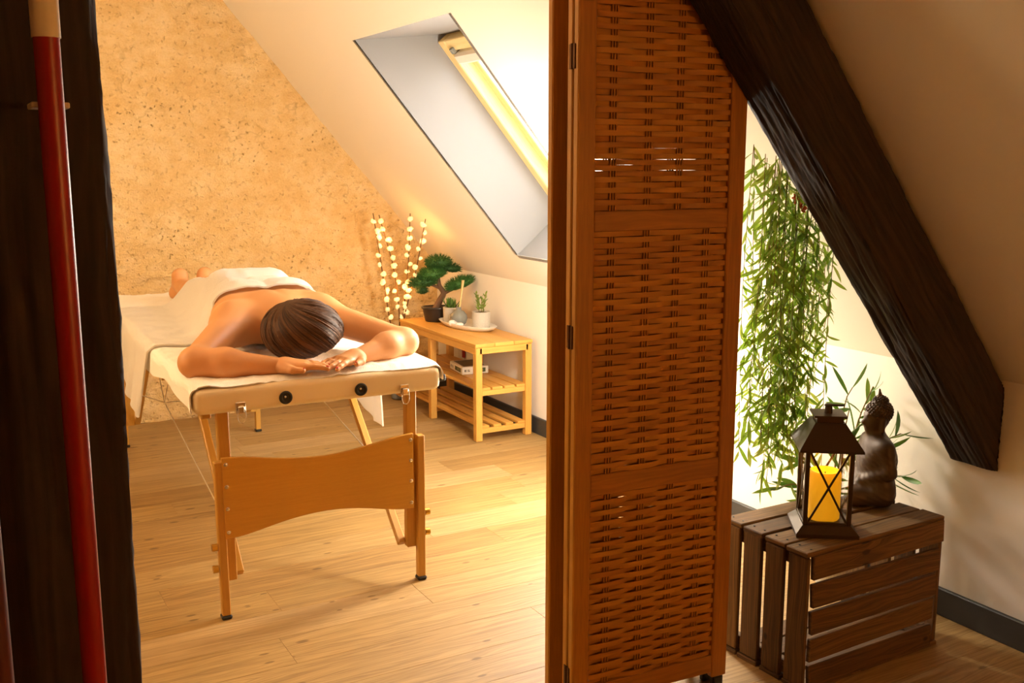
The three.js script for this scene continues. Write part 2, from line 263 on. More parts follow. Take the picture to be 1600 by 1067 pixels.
{ // window_1: pine roof window
  const w = new THREE.Group(); w.name = 'window_1'; scene.add(w); struct(tag(w, 'pine roof window set deep in the white sloping ceiling', 'window'));
  const o = new THREE.Matrix4().makeBasis(V(-CS, SN, 0), V(SN, CS, 0), V(0, 0, -1)); // x: up slope, y: outward, z
  const put = (g, s, n, z) => { const p = SP(s, n, z); return g.applyMatrix4(o.clone().setPosition(p)); };
  const zc = (Z0 + Z1) / 2, L = S1o - S0, Wd = Z1 - Z0, sc = (S0 + S1o) / 2;
  for (const z of [Z0 + .03, Z1 - .03]) mesh('jamb', put(cbox(L, .1, .06, .004, 'x'), sc, NO + .02, z), M.pine, w);
  for (const s of [S0 + .03, S1o - .03]) mesh('jamb', put(cbox(.06, .1, Wd - .12, .004, 'z'), s, NO + .02, zc), M.pine, w);
  for (const z of [Z0 + .085, Z1 - .085]) mesh('sash', put(cbox(L - .12, .05, .05, .004, 'x'), sc, NO + .055, z), M.pine, w);
  for (const s of [S0 + .085, S1o - .085]) mesh('sash', put(cbox(.05, .05, Wd - .22, .004, 'z'), s, NO + .055, zc), M.pine, w);
  mesh('pane', put(new THREE.BoxGeometry(L - .2, .004, Wd - .2), sc, NO + .06, zc), M.glass, w);
  mesh('vent_bar', put(cbox(.06, .05, Wd - .16, .012, 'z'), S1o - .1, NO - .02, zc), M.offwhite, w);
  for (const z of [Z0 + .1, Z1 - .1]) mesh('bar_bracket', put(cbox(.03, .05, .03, .004, 'z'), S1o - .055, NO - .02, z), M.grey, w);
}

// ---------- timber ----------
function roughBeam(L, w, h, seed, amp = .012, chip = .02) {          // along x, displaced skin
  const nl = Math.round(L / .016), per = [], rd = .02; const side = (a, b, n) => { for (let i = 0; i < n; i++) per.push([lerp(a[0], b[0], i / n), lerp(a[1], b[1], i / n)]); };
  const A = [-w / 2, -h / 2], B = [w / 2, -h / 2], C = [w / 2, h / 2], D = [-w / 2, h / 2]; side(A, B, 36); side(B, C, 36); side(C, D, 36); side(D, A, 36);
  const np = per.length, pos = [], idx = [], uv = [];
  for (let i = 0; i <= nl; i++) for (let j = 0; j <= np; j++) {
    const [z, y] = per[j % np], x = -L / 2 + L * i / nl; const cz = clamp(z, -w / 2 + rd, w / 2 - rd), cy = clamp(y, -h / 2 + rd, h / 2 - rd); let dz = z - cz, dy = y - cy; const dl = Math.hypot(dz, dy);
    let Z = z, Y = y; if (dl > rd) { Z = cz + dz / dl * rd; Y = cy + dy / dl * rd; }
    const a = n3(x * 1.3 + seed, z * 9, y * 9) * amp * .6 + n3(x * 5 + seed, z * 110, y * 110) * amp * .5 + n3(x * 30 + seed, z * 60, y * 60) * amp * .25 - Math.max(0, n3(x * 2.2 + seed + 40, z * 60, y * 60) - .35) * chip;
    const r = Math.hypot(Z, Y) || 1; Z += Z / r * a; Y += Y / r * a; pos.push(x, Y, Z); uv.push(x, j / np * 2 * (w + h));
  }
  const id = (i, j) => i * (np + 1) + j; for (let i = 0; i < nl; i++) for (let j = 0; j < np; j++) idx.push(id(i, j), id(i, j + 1), id(i + 1, j + 1), id(i, j), id(i + 1, j + 1), id(i + 1, j));
  for (const i of [0, nl]) { const c = pos.length / 3; pos.push(-L / 2 + L * i / nl, 0, 0); uv.push(0, 0); for (let j = 0; j < np; j++) i ? idx.push(c, id(i, j), id(i, j + 1)) : idx.push(c, id(i, j + 1), id(i, j)); }
  const g = new THREE.BufferGeometry(); g.setAttribute('position', new THREE.Float32BufferAttribute(pos, 3)); g.setAttribute('uv', new THREE.Float32BufferAttribute(uv, 2)); g.setIndex(idx); g.computeVertexNormals(); return g;
}
{ // principal rafter under the slope: depth .19 below it, .155 wide; foot cut where it meets the knee wall
  const Ls = 2.9, g = roughBeam(Ls, .15, .185, 3, .005, .012), p = g.attributes.position;
  const zc = -1.905, n0 = -.098;
  for (let i = 0; i < p.count; i++) { let s = p.getX(i) + Ls / 2 - .36, n = p.getY(i) + n0, z = p.getZ(i) + zc; const v = SP(s, n, z); if (v.x > XW - .004) { s += (v.x - XW + .004) / CS; v.copy(SP(s, n, z)); } const yb = .505 - (v.x - XW) * .12; if (v.y < yb) v.y = yb + (v.y - yb) * .02; p.setXYZ(i, v.x, v.y, v.z); }
  g.computeVertexNormals();
  tag(mesh('diagonal_beam', g, M.timber), 'dark rough diagonal roof timber crossing in front of the woven screen', 'beam');
}
{
  const g = roughBeam(2.5, .24, .3, 9, .006, .012); g.rotateZ(Math.PI / 2); g.rotateY(Math.PI / 2);
  const m = mesh('timber_post', g, M.postTimber); m.position.set(.058, 1.25, -1.4); tag(m, 'dark old timber post at the left edge with red pipe before it', 'post');
}
{
  const p = thing('red_pipe', 'red glossy pipe with white upper sleeve clipped to dark post', 'pipe', [.112, 0, -1.15]);
  mesh('tube', at(new THREE.CylinderGeometry(.0125, .0125, 1.53, 32, 1, true), 0, .765, 0), M.red, p);
  mesh('sleeve', at(new THREE.CylinderGeometry(.0138, .0138, .97, 32), 0, 2.005, 0), M.offwhite, p).userData.label = 'white sleeve';
  mesh('clip', merge([at(cbox(.036, .006, .05, .001), 0, 1.455, -.03)]), M.offwhite, p).userData.label = 'white clip';
  const q = thing('red_pipe', 'second dark red pipe cut off by the left picture edge', 'pipe', [.016, 0, -1.0]);
  mesh('tube', at(new THREE.CylinderGeometry(.0125, .0125, 2.49, 32), 0, 1.245, 0), M.darkRed, q);
}

// ---------- folding screen ----------
{
  const s = thing('folding_screen', 'brown wooden folding screen with woven strip panels', 'screen', [1.282, 0, -2.0], -3 * Math.PI / 180);
  const PW = .478, HT = 1.86, ST = .048, D = .022, rails = [[.05, .1], [.596, .648], [1.236, 1.284], [1.81, 1.86]], q = rngOf(21);
  const groups = [.14, .395, .627, .854], wx0 = ST, wx1 = PW - ST, ww = wx1 - wx0;
  function strip(par, hgt, v) {
    const n = 34, pos = [], idx = [], uv = [], t = .0016;
    for (let i = 0; i <= n; i++) {
      const u = i / n, x = u * ww - ww / 2; let z = 0;
      const mids = [-.11, ...groups, 1.1]; for (let k = 0; k < 5; k++) if (u >= mids[k] && u <= mids[k + 1]) { const f = (u - mids[k]) / (mids[k + 1] - mids[k]), c = Math.cos(f * Math.PI); z = ((k + par) % 2 ? -1 : 1) * Math.sign(c) * Math.pow(Math.abs(c), .45) * .0052; }
      const dy = .0006 * Math.sin(u * 9 + v);
      for (const [yy, zz] of [[-hgt / 2, t], [hgt / 2, t], [hgt / 2, -t], [-hgt / 2, -t]]) { pos.push(x, yy + dy, z + zz); uv.push(x + v * .7, yy + zz + v * .13); }
      if (i < n) for (let k = 0; k < 4; k++) { const a = i * 4 + k, b = i * 4 + (k + 1) % 4; idx.push(a, a + 4, b, b, a + 4, b + 4); }
    }
    const g = new THREE.BufferGeometry(); g.setAttribute('position', new THREE.Float32BufferAttribute(pos, 3)); g.setAttribute('uv', new THREE.Float32BufferAttribute(uv, 2)); g.setIndex(idx);
    return toCreasedNormals(g, .6);
  }
  const strips = [0, 1].map(p => [0, 1, 2, 3].map(v => strip(p, .0122 + .0004 * (v % 3), v)));
  const rod = (h) => new THREE.CylinderGeometry(.0024, .0024, h, 6);
  function panel(parent, full) {
    const W = M.screenWood;
    for (const x of [ST / 2, PW - ST / 2]) mesh('stile', at(cbox(ST, HT - .035, D, .003, 'y', q() * 2), x, (HT + .035) / 2, 0), W[x > .1 ? 1 : 0], parent);
    for (const [a, b] of rails) mesh('rail', at(cbox(ww, b - a, D * .8, .002, 'x', q() * 2, q()), PW / 2, (a + b) / 2, 0), W[1], parent);
    for (const x of [ST / 2, PW - ST / 2]) mesh('foot', at(cbox(.034, .035, D * .9, .004), x, .0175, 0), M.black, parent);
    const all = [];
    for (let r = 0; r < 3; r++) {
      const y0 = rails[r][1], y1 = rails[r + 1][0], n = Math.round((y1 - y0) / .0133), st = (y1 - y0) / n;
      for (const g of groups) for (const k of [-1, 0, 1]) { const x = wx0 + g * ww + k * .0072; full ? mesh('stake', rod(y1 - y0 + .01), M.rattan[0], parent).position.set(x, (y0 + y1) / 2, 0) : all.push(at(rod(y1 - y0 + .01), x, (y0 + y1) / 2, 0)); }
      for (let k = 0; k < n; k++) { const g = strips[k % 2][Math.floor(q() * 4)], y = y0 + (k + .5) * st + (q() - .5) * .0012; if (full) { const m = mesh('strip', g, M.rattan[Math.floor(q() * 3)], parent); m.position.set(wx0 + ww / 2, y, 0); m.rotation.z = (q() - .5) * .004; } else all.push(at(g.clone(), wx0 + ww / 2, y, 0)); }
    }
    if (!full) mesh('weave', merge(all), M.rattan[1], parent).userData.kind = 'stuff';
  }
  const A = sub('panel', s, [0, 0, 0], 0); panel(A, true);
  const B = sub('panel', s, [0, 0, -.028], .035); panel(B, false);
  const C = sub('panel', s, [-.016, 0, -.092], .02); panel(C, false);
  for (const y of [.13, .99, 1.63]) mesh('hinge', merge([at(cbox(.003, .055, .026, .0008), -.0016, y, -.014), at(new THREE.CylinderGeometry(.0035, .0035, .056, 10), -.003, y, -.014)]), M.hinge, s);
}

// ---------- massage table ----------
const TX = 1.012, TZ = -3.0, TR = -.022, TT = .735;
{
  const t = thing('massage_table', 'cream padded massage table on wooden legs', 'table', [TX, 0, TZ], TR);
  const hw = .396, L = 2.3, H = .078;
  // two padded halves with rounded rims
  const pad = (z0, z1) => {
    const g = cbox(2 * hw, H, z1 - z0, .001), sd = (x, y, z) => { const r = .022, qx = Math.abs(x) - (hw - r), qy = Math.abs(y) - (H / 2 - r), qz = Math.abs(z) - ((z1 - z0) / 2 - r); const bulge = .004 * (1 - (x / hw) ** 2) * (y > 0 ? 1 : .3); return Math.hypot(Math.max(qx, 0), Math.max(qy - bulge, 0), Math.max(qz, 0)) + Math.min(Math.max(qx, qy, qz), 0) - r; };
    const k = nets(sd, [-hw - .03, -H / 2 - .03, -(z1 - z0) / 2 - .03], [hw + .03, H / 2 + .03, (z1 - z0) / 2 + .03], .011); return at(k, 0, TT - H / 2, (z0 + z1) / 2);
  };
  mesh('padded_top', pad(-1.148, 0), M.vinyl, t); mesh('padded_top', pad(-L, -1.152), M.vinyl, t);
  mesh('frame_rail', merge([at(cbox(.03, .05, .95, .003, 'z'), -.33, .632, -.645), at(cbox(.03, .05, .95, .003, 'z'), .33, .632, -.645), at(cbox(.63, .05, .03, .003), 0, .632, -1.1)]), M.beech, t);
  mesh('frame_rail', merge([at(cbox(.03, .05, 1.1, .003, 'z'), -.33, .632, -1.73), at(cbox(.03, .05, 1.1, .003, 'z'), .33, .632, -1.73), at(cbox(.63, .05, .03, .003), 0, .632, -1.2)]), M.beech, t);
  for (const end of [0, 1]) {
    const zf = end ? -L + .09 : -.05, sg = end ? -1 : 1;
    for (const x of [-1, 1]) {
      mesh('upper_leg', bar(V(x * .306, .66, zf - .012 * sg), V(x * .302, .115, zf - .012 * sg), .03, .036, .003, V(0, 0, 1)), M.beech, t);
      const lo = mesh('leg', bar(V(x * .33, .505, zf + .012 * sg), V(x * .327, .012, zf + .012 * sg), .028, .026, .003, V(0, 0, 1)), M.beech, t);
      mesh('leg_cap', at(cbox(.032, .014, .034, .004), x * .327, .007, zf + .012 * sg), M.black, lo);
      for (const y of [.165, .235]) mesh('knob', (() => { const k = new THREE.CylinderGeometry(.012, .012, .016, 10); k.rotateZ(Math.PI / 2); return at(k, x * .352, y, zf + .012 * sg); })(), M.brass, lo);
      mesh('brace', bar(V(x * .272, .125, zf - .02 * sg), V(x * .272, .64, zf - .62 * sg), .026, .022, .003, V(1, 0, 0)), M.beech, t);
    }
    if (!end) {
      // curved end board
      const sh = new THREE.Shape(), x0 = -.326, x1 = .292; sh.moveTo(x0, .262); sh.bezierCurveTo(x0 + .1, .262, x0 + .16, .30, 0 - .01, .302); sh.bezierCurveTo(.12, .302, .2, .262, x1, .262); sh.lineTo(x1, .515); sh.bezierCurveTo(x1 - .1, .51, x1 - .17, .482, -.01, .480); sh.bezierCurveTo(-.17, .482, x0 + .1, .515, x0, .515); sh.lineTo(x0, .262);
      const g = new THREE.ExtrudeGeometry(sh, { depth: .010, bevelEnabled: true, bevelSize: .0015, bevelThickness: .0015, bevelSegments: 1, curveSegments: 16 });
      const bd = mesh('end_board', at(uvm(g, 'x'), .006, 0, -.032), M.beechPanel, t);
      for (const x of [-.31, .29]) for (const y of [.285, .36, .43, .50]) { const b = new THREE.SphereGeometry(.0065, 12, 6, 0, Math.PI * 2, 0, Math.PI / 2); b.scale(1, .5, 1); b.rotateX(Math.PI / 2); mesh('bolt', at(b, x, y - .004, -.0205), M.chrome, bd); }
    } else mesh('end_board', at(cbox(.6, .1, .012, .002), 0, .5, zf + .01), M.beechPanel, t);
  }
  // fittings on the front rim
  for (const x of [-.262, .263]) {
    const l = mesh('latch', merge([at(cbox(.03, .036, .006, .002), x, .672, .003), at(cbox(.02, .022, .012, .003), x, .668, .009)]), M.chrome, t); l.userData.label = 'metal latch';
    const ring = [[-.011, .668], [-.012, .64], [-.006, .628], [.006, .628], [.012, .64], [.011, .668]].map(([a, b]) => V(x + a, b, .012)); mesh('latch_loop', tube(ring, .0014, 24, 6), M.chrome, l);
  }
  for (const x of [-.124, .117]) {
    const k = new THREE.TorusGeometry(.0155, .0055, 10, 28), e = mesh('air_vent', at(k, x, .688, .001), M.black, t); const d = new THREE.CylinderGeometry(.014, .014, .004, 24); d.rotateX(Math.PI / 2); mesh('vent_disc', at(d, x, .688, .0), M.black, e); mesh('vent_glint', at(new THREE.SphereGeometry(.005, 12, 8), x - .002, .691, .001), M.chrome, e);  // small chrome dot stands in for the highlight on each vent
  }
  for (const [z, r] of [[-.22, .009], [-.52, .02], [-.6, .012]]) { const d = new THREE.CylinderGeometry(r, r, .008, 20); d.rotateZ(Math.PI / 2); mesh('air_vent', at(d, -hw - .003, .69, z), z > -.3 ? M.black : M.brass, t); }
  mesh('headrest_clip', merge([at(cbox(.03, .024, .06, .004), hw + .014, .69, -.06)]), M.black, t).userData.label = 'black plastic headrest clip';
  mesh('handle_strap', tube([V(hw + .002, .70, -.85), V(hw + .04, .66, -.92), V(hw + .04, .65, -1.0), V(hw + .002, .70, -1.08)], .01, 16, 8), M.vinyl, t);
  // steel cables under the top
  const ca = (p, q) => mesh('cable', tube([p, p.clone().lerp(q, .5), q], .0022, 4, 6), M.steel, t);
  for (const x of [-.3, .3]) { ca(V(x, .63, -.95), V(x, .45, -1.15)); ca(V(x, .45, -1.15), V(x, .3, -.18)); ca(V(x, .63, -1.35), V(x, .45, -1.15)); ca(V(x, .45, -1.15), V(x, .3, -2.1)); }
  ca(V(-.3, .45, -1.15), V(.3, .45, -1.15));
}
{ // fitted cover lying over the table top, draped over both long edges
  const s = 0, N = 150, hw = .404, z1 = -2.28;
  const g = sheetGeo(N, 120, (u, v) => {
    const z0 = -.012 - .004 * Math.sin(u * 21) + .008 * sst(.9, 1, u), z = lerp(z0, z1, v), w = lerp(-1, 1, u), hang = .05 + .02 * Math.sin(z * 7 + 1) * sst(0, -.3, z) - (w < 0 ? .006 : .03) * sst(-.35, 0, z);
    const half = hw + .018, tot = half + hang, a = w * tot, rr0 = .02; let x, y;
    const A = Math.abs(a), sg = Math.sign(a), flat = hw - rr0, arc = rr0 * Math.PI / 2;
    if (A < flat) { x = A; y = 0; } else if (A < flat + arc) { const th = (A - flat) / rr0; x = flat + rr0 * Math.sin(th); y = -rr0 * (1 - Math.cos(th)); } else { x = hw + .003; y = -rr0 - (A - flat - arc); }
    const wr2 = A < flat ? .008 * Math.pow(Math.max(0, fbm2(x * sg * 9, z * 9, 3)), 1.0) + .005 * Math.max(0, n2(x * sg * 5 + z * 12, z * 4)) : 0;
    const front = .0105 * sst(-.06, -.008, z);
    return V(sg * x + (A >= flat + arc ? .004 * sg * Math.sin(z * 18) : 0), TT + .012 + y + wr2 - front, z);
  }, .004);
  const p = g.attributes.uv; for (let i = 0; i < p.count; i++) p.setXY(i, p.getX(i) * .95, p.getY(i) * 2.2);
  const m = mesh('table_cover', g, M.sheet); m.position.set(TX, 0, TZ); m.rotation.y = TR; tag(m, 'white soft cover spread under the person on the padded table', 'sheet');
}
// ---------- person lying face down ----------
const bodyParts = (() => {
  const o = (x, y, z) => [x - TX, y, z - TZ];
  const torso = [
    cap(o(1.0, .84, -4.2), o(1.16, .84, -4.2), .102, .102), cap(o(.98, .835, -4.0), o(1.12, .835, -4.0), .095, .095),
    cap(o(.93, .845, -3.76), o(1.12, .845, -3.76), .102, .102), cap(o(.885, .85, -3.6), o(1.13, .85, -3.6), .088, .088), cap(o(.85, .852, -3.47), o(1.15, .852, -3.49), .068, .068),
    cap(o(1.01, .86, -3.55), o(1.015, .86, -3.36), .062, .056)];
  const legs = [];
  for (const [hx, kx, ax] of [[1.005, .965, .945], [1.15, 1.1, 1.06]]) {
    legs.push(cap(o(hx, .83, -4.28), o(kx, .80, -4.66), .085, .056), cap(o(kx, .80, -4.66), o(lerp(kx, ax, .4), .802, -4.78), .052, .054), cap(o(lerp(kx, ax, .4), .802, -4.78), o(ax, .815, -4.96), .052, .036));
    legs.push(cap(o(ax, .862, -4.985), o(ax - .005, .775, -5.035), .038, .03), cap(o(ax - .02, .775, -5.035), o(ax + .02, .775, -5.04), .024, .02));
  }
  const arms = [
    cap(o(.84, .85, -3.47), o(.655, .79, -3.165), .06, .043), cap(o(.652, .79, -3.16), o(.74, .786, -3.125), .044, .045), cap(o(.74, .786, -3.125), o(.888, .772, -3.085), .044, .027),
    cap(o(1.16, .858, -3.49), o(1.355, .792, -3.195), .058, .043), cap(o(1.357, .792, -3.19), o(1.28, .788, -3.16), .044, .044), cap(o(1.28, .788, -3.16), o(1.165, .773, -3.11), .043, .028)];
  const head = [ell(o(1.019, .853, -3.245), [.08, .084, .11]), ell(o(1.02, .80, -3.255), [.058, .045, .08]), cap(o(1.02, .785, -3.23), o(1.022, .772, -3.255), .012, .014), cap(o(.935, .85, -3.285), o(.938, .83, -3.28), .016, .012), cap(o(1.1, .85, -3.285), o(1.097, .83, -3.28), .016, .012)];
  return { torso, legs, arms, head, o };
})();
const bodyNoLegs = (x, y, z) => { const b = bodyParts; let d = blend(b.torso, .09)(x, y, z); d = smin(d, blend(b.legs, .03)(x, y, z), .05); d = smin(d, blend(b.arms, .03)(x, y, z), .06); d = smin(d, blend(b.head, .03)(x, y, z), .04);
  // shoulder blades and spine groove
  const s = Math.exp(-(((x - .005) / .02) ** 2)) * .006 * sst(-.42, -.55, z) * sst(-1.3, -1.1, z); return d + s; };
{
  const person = thing('person', 'person lying face down with bare shoulders, head on folded hands', 'person', [TX, 0, TZ], TR);
  const floorY = TT + .009;
  const body = (x, y, z) => Math.max(bodyNoLegs(x, y, z), floorY - y);
  const gs = [nets(body, [-.46, .72, -2.12], [.46, 1.04, -.02], .0095)];
  const o = bodyParts.o;
  // hands: palm, four fingers, thumb
  function hand(wrist, dir, side, spread, curl) {
    const w = new THREE.Vector3(...o(...wrist)), d = V(...dir).normalize(), s = V(0, 1, 0).cross(d).normalize().multiplyScalar(side), P = (a, b, c) => { const v = w.clone().addScaledVector(d, a).addScaledVector(s, b); v.y += c; return [v.x, v.y, v.z]; };
    const palm = blend([cap(P(-.03, 0, .0), P(.02, 0, 0), .027, .022), cap(P(.02, -.018, -.002), P(.075, -.026, -.004), .017, .014), cap(P(.02, 0, 0), P(.08, -.004, 0), .018, .0145), cap(P(.02, .012, 0), P(.076, .02, -.002), .018, .014)], .02);
    const len = [.078, .088, .082, .064], fs = [], tips = [];
    for (let i = 0; i < 4; i++) {
      const b = -.029 + i * .0185, sp = (i - 1.5) * spread; const p0 = P(.07, b, -.002), p1 = P(.07 + len[i] * .48, b + sp * .5, -.002 - curl * .2), p2 = P(.07 + len[i] * .78, b + sp * .8, -.004 - curl * .6), p3 = P(.07 + len[i], b + sp, -.007 - curl);
      fs.push(blend([cap(p0, p1, .0105, .0095), cap(p1, p2, .0095, .0086), cap(p2, p3, .0086, .0072)], .004)); tips.push([p2, p3]);
    }
    const t0 = P(.01, -.022, -.004), t1 = P(.04, -.05, -.006), t2 = P(.072, -.058, -.008); fs.push(blend([cap(t0, t1, .016, .012), cap(t1, t2, .0115, .009)], .006)); tips.push([t1, t2]);
    const f = (x, y, z) => { let d2 = 9; for (const q of fs) d2 = Math.min(d2, q(x, y, z)); return Math.max(smin(palm(x, y, z), d2, .008), floorY - .001 - y); };
    const lo = [9, 9, 9], hi = [-9, -9, -9]; for (const p of [P(-.06, -.1, -.03), P(-.06, .1, .05), P(.19, -.1, -.03), P(.19, .1, .05)]) for (let i = 0; i < 3; i++) { lo[i] = Math.min(lo[i], p[i]); hi[i] = Math.max(hi[i], p[i]); }
    gs.push(nets(f, lo, hi, .0034));
    for (const [a, b] of tips) { const A = V(...a), B = V(...b), n = new THREE.SphereGeometry(1, 12, 8); n.scale(.0048, .0022, .0068); const m = new THREE.Matrix4().lookAt(A, B, V(0, 1, 0)).setPosition(B.x, B.y + .0066, B.z); n.applyMatrix4(m); nails.push(n); }
  }
  const nails = [];
  hand([.892, .772, -3.083], [1, -.0, .26], 1, .004, .002);
  hand([1.162, .775, -3.108], [-1, -.02, .52], -1, .012, .006);
  const g = merge(gs.map(k => { k.deleteAttribute('uv'); return k; }));
  mesh('body', mergeVertices(g, 1e-5), M.skin, person);
  nails.forEach(n => mesh('nail', n, M.nail, person));
  // hair: combed strands running from a crown at the back of the head
  const C = V(...o(1.018, .85, -3.245)), pole = V(-.42, .86, .1).normalize(), t1 = V(1, 0, 0).addScaledVector(pole, -pole.x).normalize(), t2 = pole.clone().cross(t1);
  const hg = sheetGeo(420, 64, (u, v) => {
    const th = .02 + v * 2.3, ph = u * Math.PI * 2, tw = ph + .5 * th; const dir = pole.clone().multiplyScalar(Math.cos(th)).addScaledVector(t1, Math.sin(th) * Math.cos(tw)).addScaledVector(t2, Math.sin(th) * Math.sin(tw));
    const c1 = Math.cos(ph), s1 = Math.sin(ph); const ridge = .003 * n3(c1 * 5, s1 * 5, th * .6) + .0022 * n3(c1 * 22, s1 * 22, th * .7) + .0022 * n3(c1 * 55, s1 * 55, th * .8);
    const r = 1 / Math.hypot(dir.x / .128, dir.y / .099, dir.z / .146) + ridge * sst(.1, .8, th); const p = C.clone().addScaledVector(dir, r - .02 * sst(1.95, 2.3, th)); if (p.y < floorY + .022) p.y = floorY + .022; return p;
  }, .004);
  const hc = []; const hp = hg.attributes.uv; for (let i = 0; i < hp.count; i++) { const ph = hp.getX(i) * Math.PI * 2, th = hp.getY(i) * 2.3, k = clamp(.45 + .5 * n3(Math.cos(ph) * 14 + 3, Math.sin(ph) * 14, th * .4) + .35 * n3(Math.cos(ph) * 45, Math.sin(ph) * 45 + 5, th * .5)); hc.push(lerp(.03, .13, k), lerp(.012, .054, k), lerp(.004, .018, k)); }
  hg.setAttribute('color', new THREE.Float32BufferAttribute(hc, 3));
  mesh('hair', hg, phys({ vertexColors: true, roughness: .6, specularIntensity: .5 }), person).userData.label = 'short brown combed hair';
}
{ // towel laid over back and legs, corners hanging down both sides of the table
  const F = bodyNoLegs, top = (x, z) => { let lo = TT + .008; for (let y = 1.06; y > lo; y -= .004) if (F(x, y, z) < .006) return y; return lo; };
  const nx = 60, nz = 70, hw = .405, z0 = -.62, z1 = -1.98; let hgt = [];
  for (let j = 0; j <= nz; j++) { hgt.push([]); for (let i = 0; i <= nx; i++) hgt[j].push(top(lerp(-hw, hw, i / nx), lerp(z0, z1, j / nz))); }
  const raw = hgt.map(r => [...r]);
  for (let it = 0; it < 60; it++) { const h2 = hgt.map(r => [...r]); for (let j = 0; j <= nz; j++) for (let i = 1; i < nx; i++) { const a = hgt[Math.max(j - 1, 0)][i], b = hgt[Math.min(j + 1, nz)][i], c = hgt[j][i - 1], d = hgt[j][i + 1]; h2[j][i] = Math.max(hgt[j][i], (a + b + c + d) / 4 - .0006); } hgt = h2; }
  const field = hg2 => (x, z) => { const u = clamp((x + hw) / (2 * hw)) * nx, v = clamp((z - z0) / (z1 - z0)) * nz, i = Math.min(u | 0, nx - 1), j = Math.min(v | 0, nz - 1), a = u - i, b = v - j; return lerp(lerp(hg2[j][i], hg2[j][i + 1], a), lerp(hg2[j + 1][i], hg2[j + 1][i + 1], a), b); }, H = field(hgt), H0 = field(raw);
  const g = sheetGeo(170, 120, (u, v) => {
    const w = lerp(-1, 1, u), A0 = hw; // arc coordinate: hang | top | hang
    const zT = z => z, hem = (x) => -.665 - .05 * (x / hw) ** 2 * (x < 0 ? 1 : -.4) ;
    const LL = .31, LR = .37, tot = 2 * A0 + LL + LR, a = -A0 - LL + u * tot; let x, y, z;
    if (Math.abs(a) <= A0) {
      x = a; z = lerp(hem(x), -1.68 + .16 * x, v); y = lerp(H0(x, z), H(x, z), sst(-.02, .2, v)) + lerp(.007, .018, sst(0, .08, v)) + .007 * fbm2(x * 6, z * 5, 3) + .009 * Math.pow(Math.max(0, n2(x * 2.2 + z * 5, z * 1.5)), 2) + .006 * (1 - sst(.02, .06, v)); 
      const e = A0 - Math.abs(x); if (e < .02) y -= .02 - Math.sqrt(Math.max(0, .0004 - (.02 - e) ** 2)); return V(x, y, z);
    }
    const left = a < 0, d = Math.abs(a) - A0, sg = left ? -1 : 1;
    // hanging part: its lower rim is a slanted line, lowest near the front corner
    const full = left ? lerp(.285, .10, sst(0, 1, v * 1.15)) : v < .3 ? lerp(.37, .31, v / .3) : lerp(.31, .05, sst(.3, .75, v)), k = d / (left ? LL : LR), drop = full * k;
    const zb = lerp(hem(sg * hw), -1.68 + .16 * sg * hw, v), fold = (.012 * Math.sin(v * 15 + (left ? 0 : 2)) + .006 * Math.sin(v * 37 + 1)) * k;
    return V(sg * (hw + .012 + .012 * k) + sg * Math.abs(fold), H(sg * hw, zb) + .018 - .02 - drop, zb - (left ? .2 * k * (1 - v) : .03 * k) + .008 * k * Math.sin(v * 17));
  }, .006);
  const p = g.attributes.uv; for (let i = 0; i < p.count; i++) p.setXY(i, p.getX(i) * 1.5, p.getY(i) * 1.3);
  const m = mesh('towel', g, M.towel); m.position.set(TX, 0, TZ); m.rotation.y = TR; tag(m, 'white towel draped over the lower back and legs, corners hanging', 'towel');
}

// ---------- bamboo bench and what stands on it ----------
const BT = .5;
{
  const b = thing('slatted_bench', 'bamboo bench with two slatted shelves beside the knee wall', 'bench', [2.45, 0, -4.94]);
  const X = .165, Z = .48, q = rngOf(31), mt = () => M.bamboo[q() > .5 ? 1 : 0];
  for (let i = 0; i < 3; i++) mesh('top_board', at(cbox(.1085, .018, 2 * Z, .002, 'z', q() * 2, q()), -.11 + i * .11, BT - .009, 0), mt(), b);
  for (const x of [-1, 1]) mesh('apron', at(cbox(.018, .034, 2 * Z - .01, .002, 'z', q() * 2), x * (X - .012), BT - .0355, 0), mt(), b);
  for (const z of [-1, 1]) mesh('apron', at(cbox(2 * X - .05, .034, .018, .002, 'x', q() * 2), 0, BT - .0355, z * (Z - .011)), mt(), b);
  for (const z of [Z - .02, -.08, -Z + .03]) for (const x of [-1, 1]) mesh('leg', at(cbox(.036, BT - .02, .036, .003, 'y', q() * 2), x * (X - .022), (BT - .02) / 2, z), mt(), b);
  for (const [y, gap] of [[.265, .0], [.07, .02]]) {
    for (const z of [Z - .02, -.08, -Z + .03]) mesh('shelf_rail', at(cbox(2 * X - .08, .026, .018, .002), 0, y - .02, z), mt(), b);
    for (let i = 0; i < 4; i++) mesh('slat', at(cbox(gap ? .044 : .06, .014, 2 * Z - .02, .002, 'z', q() * 2, q()), -.105 + i * .07, y, 0), mt(), b);
  }
}
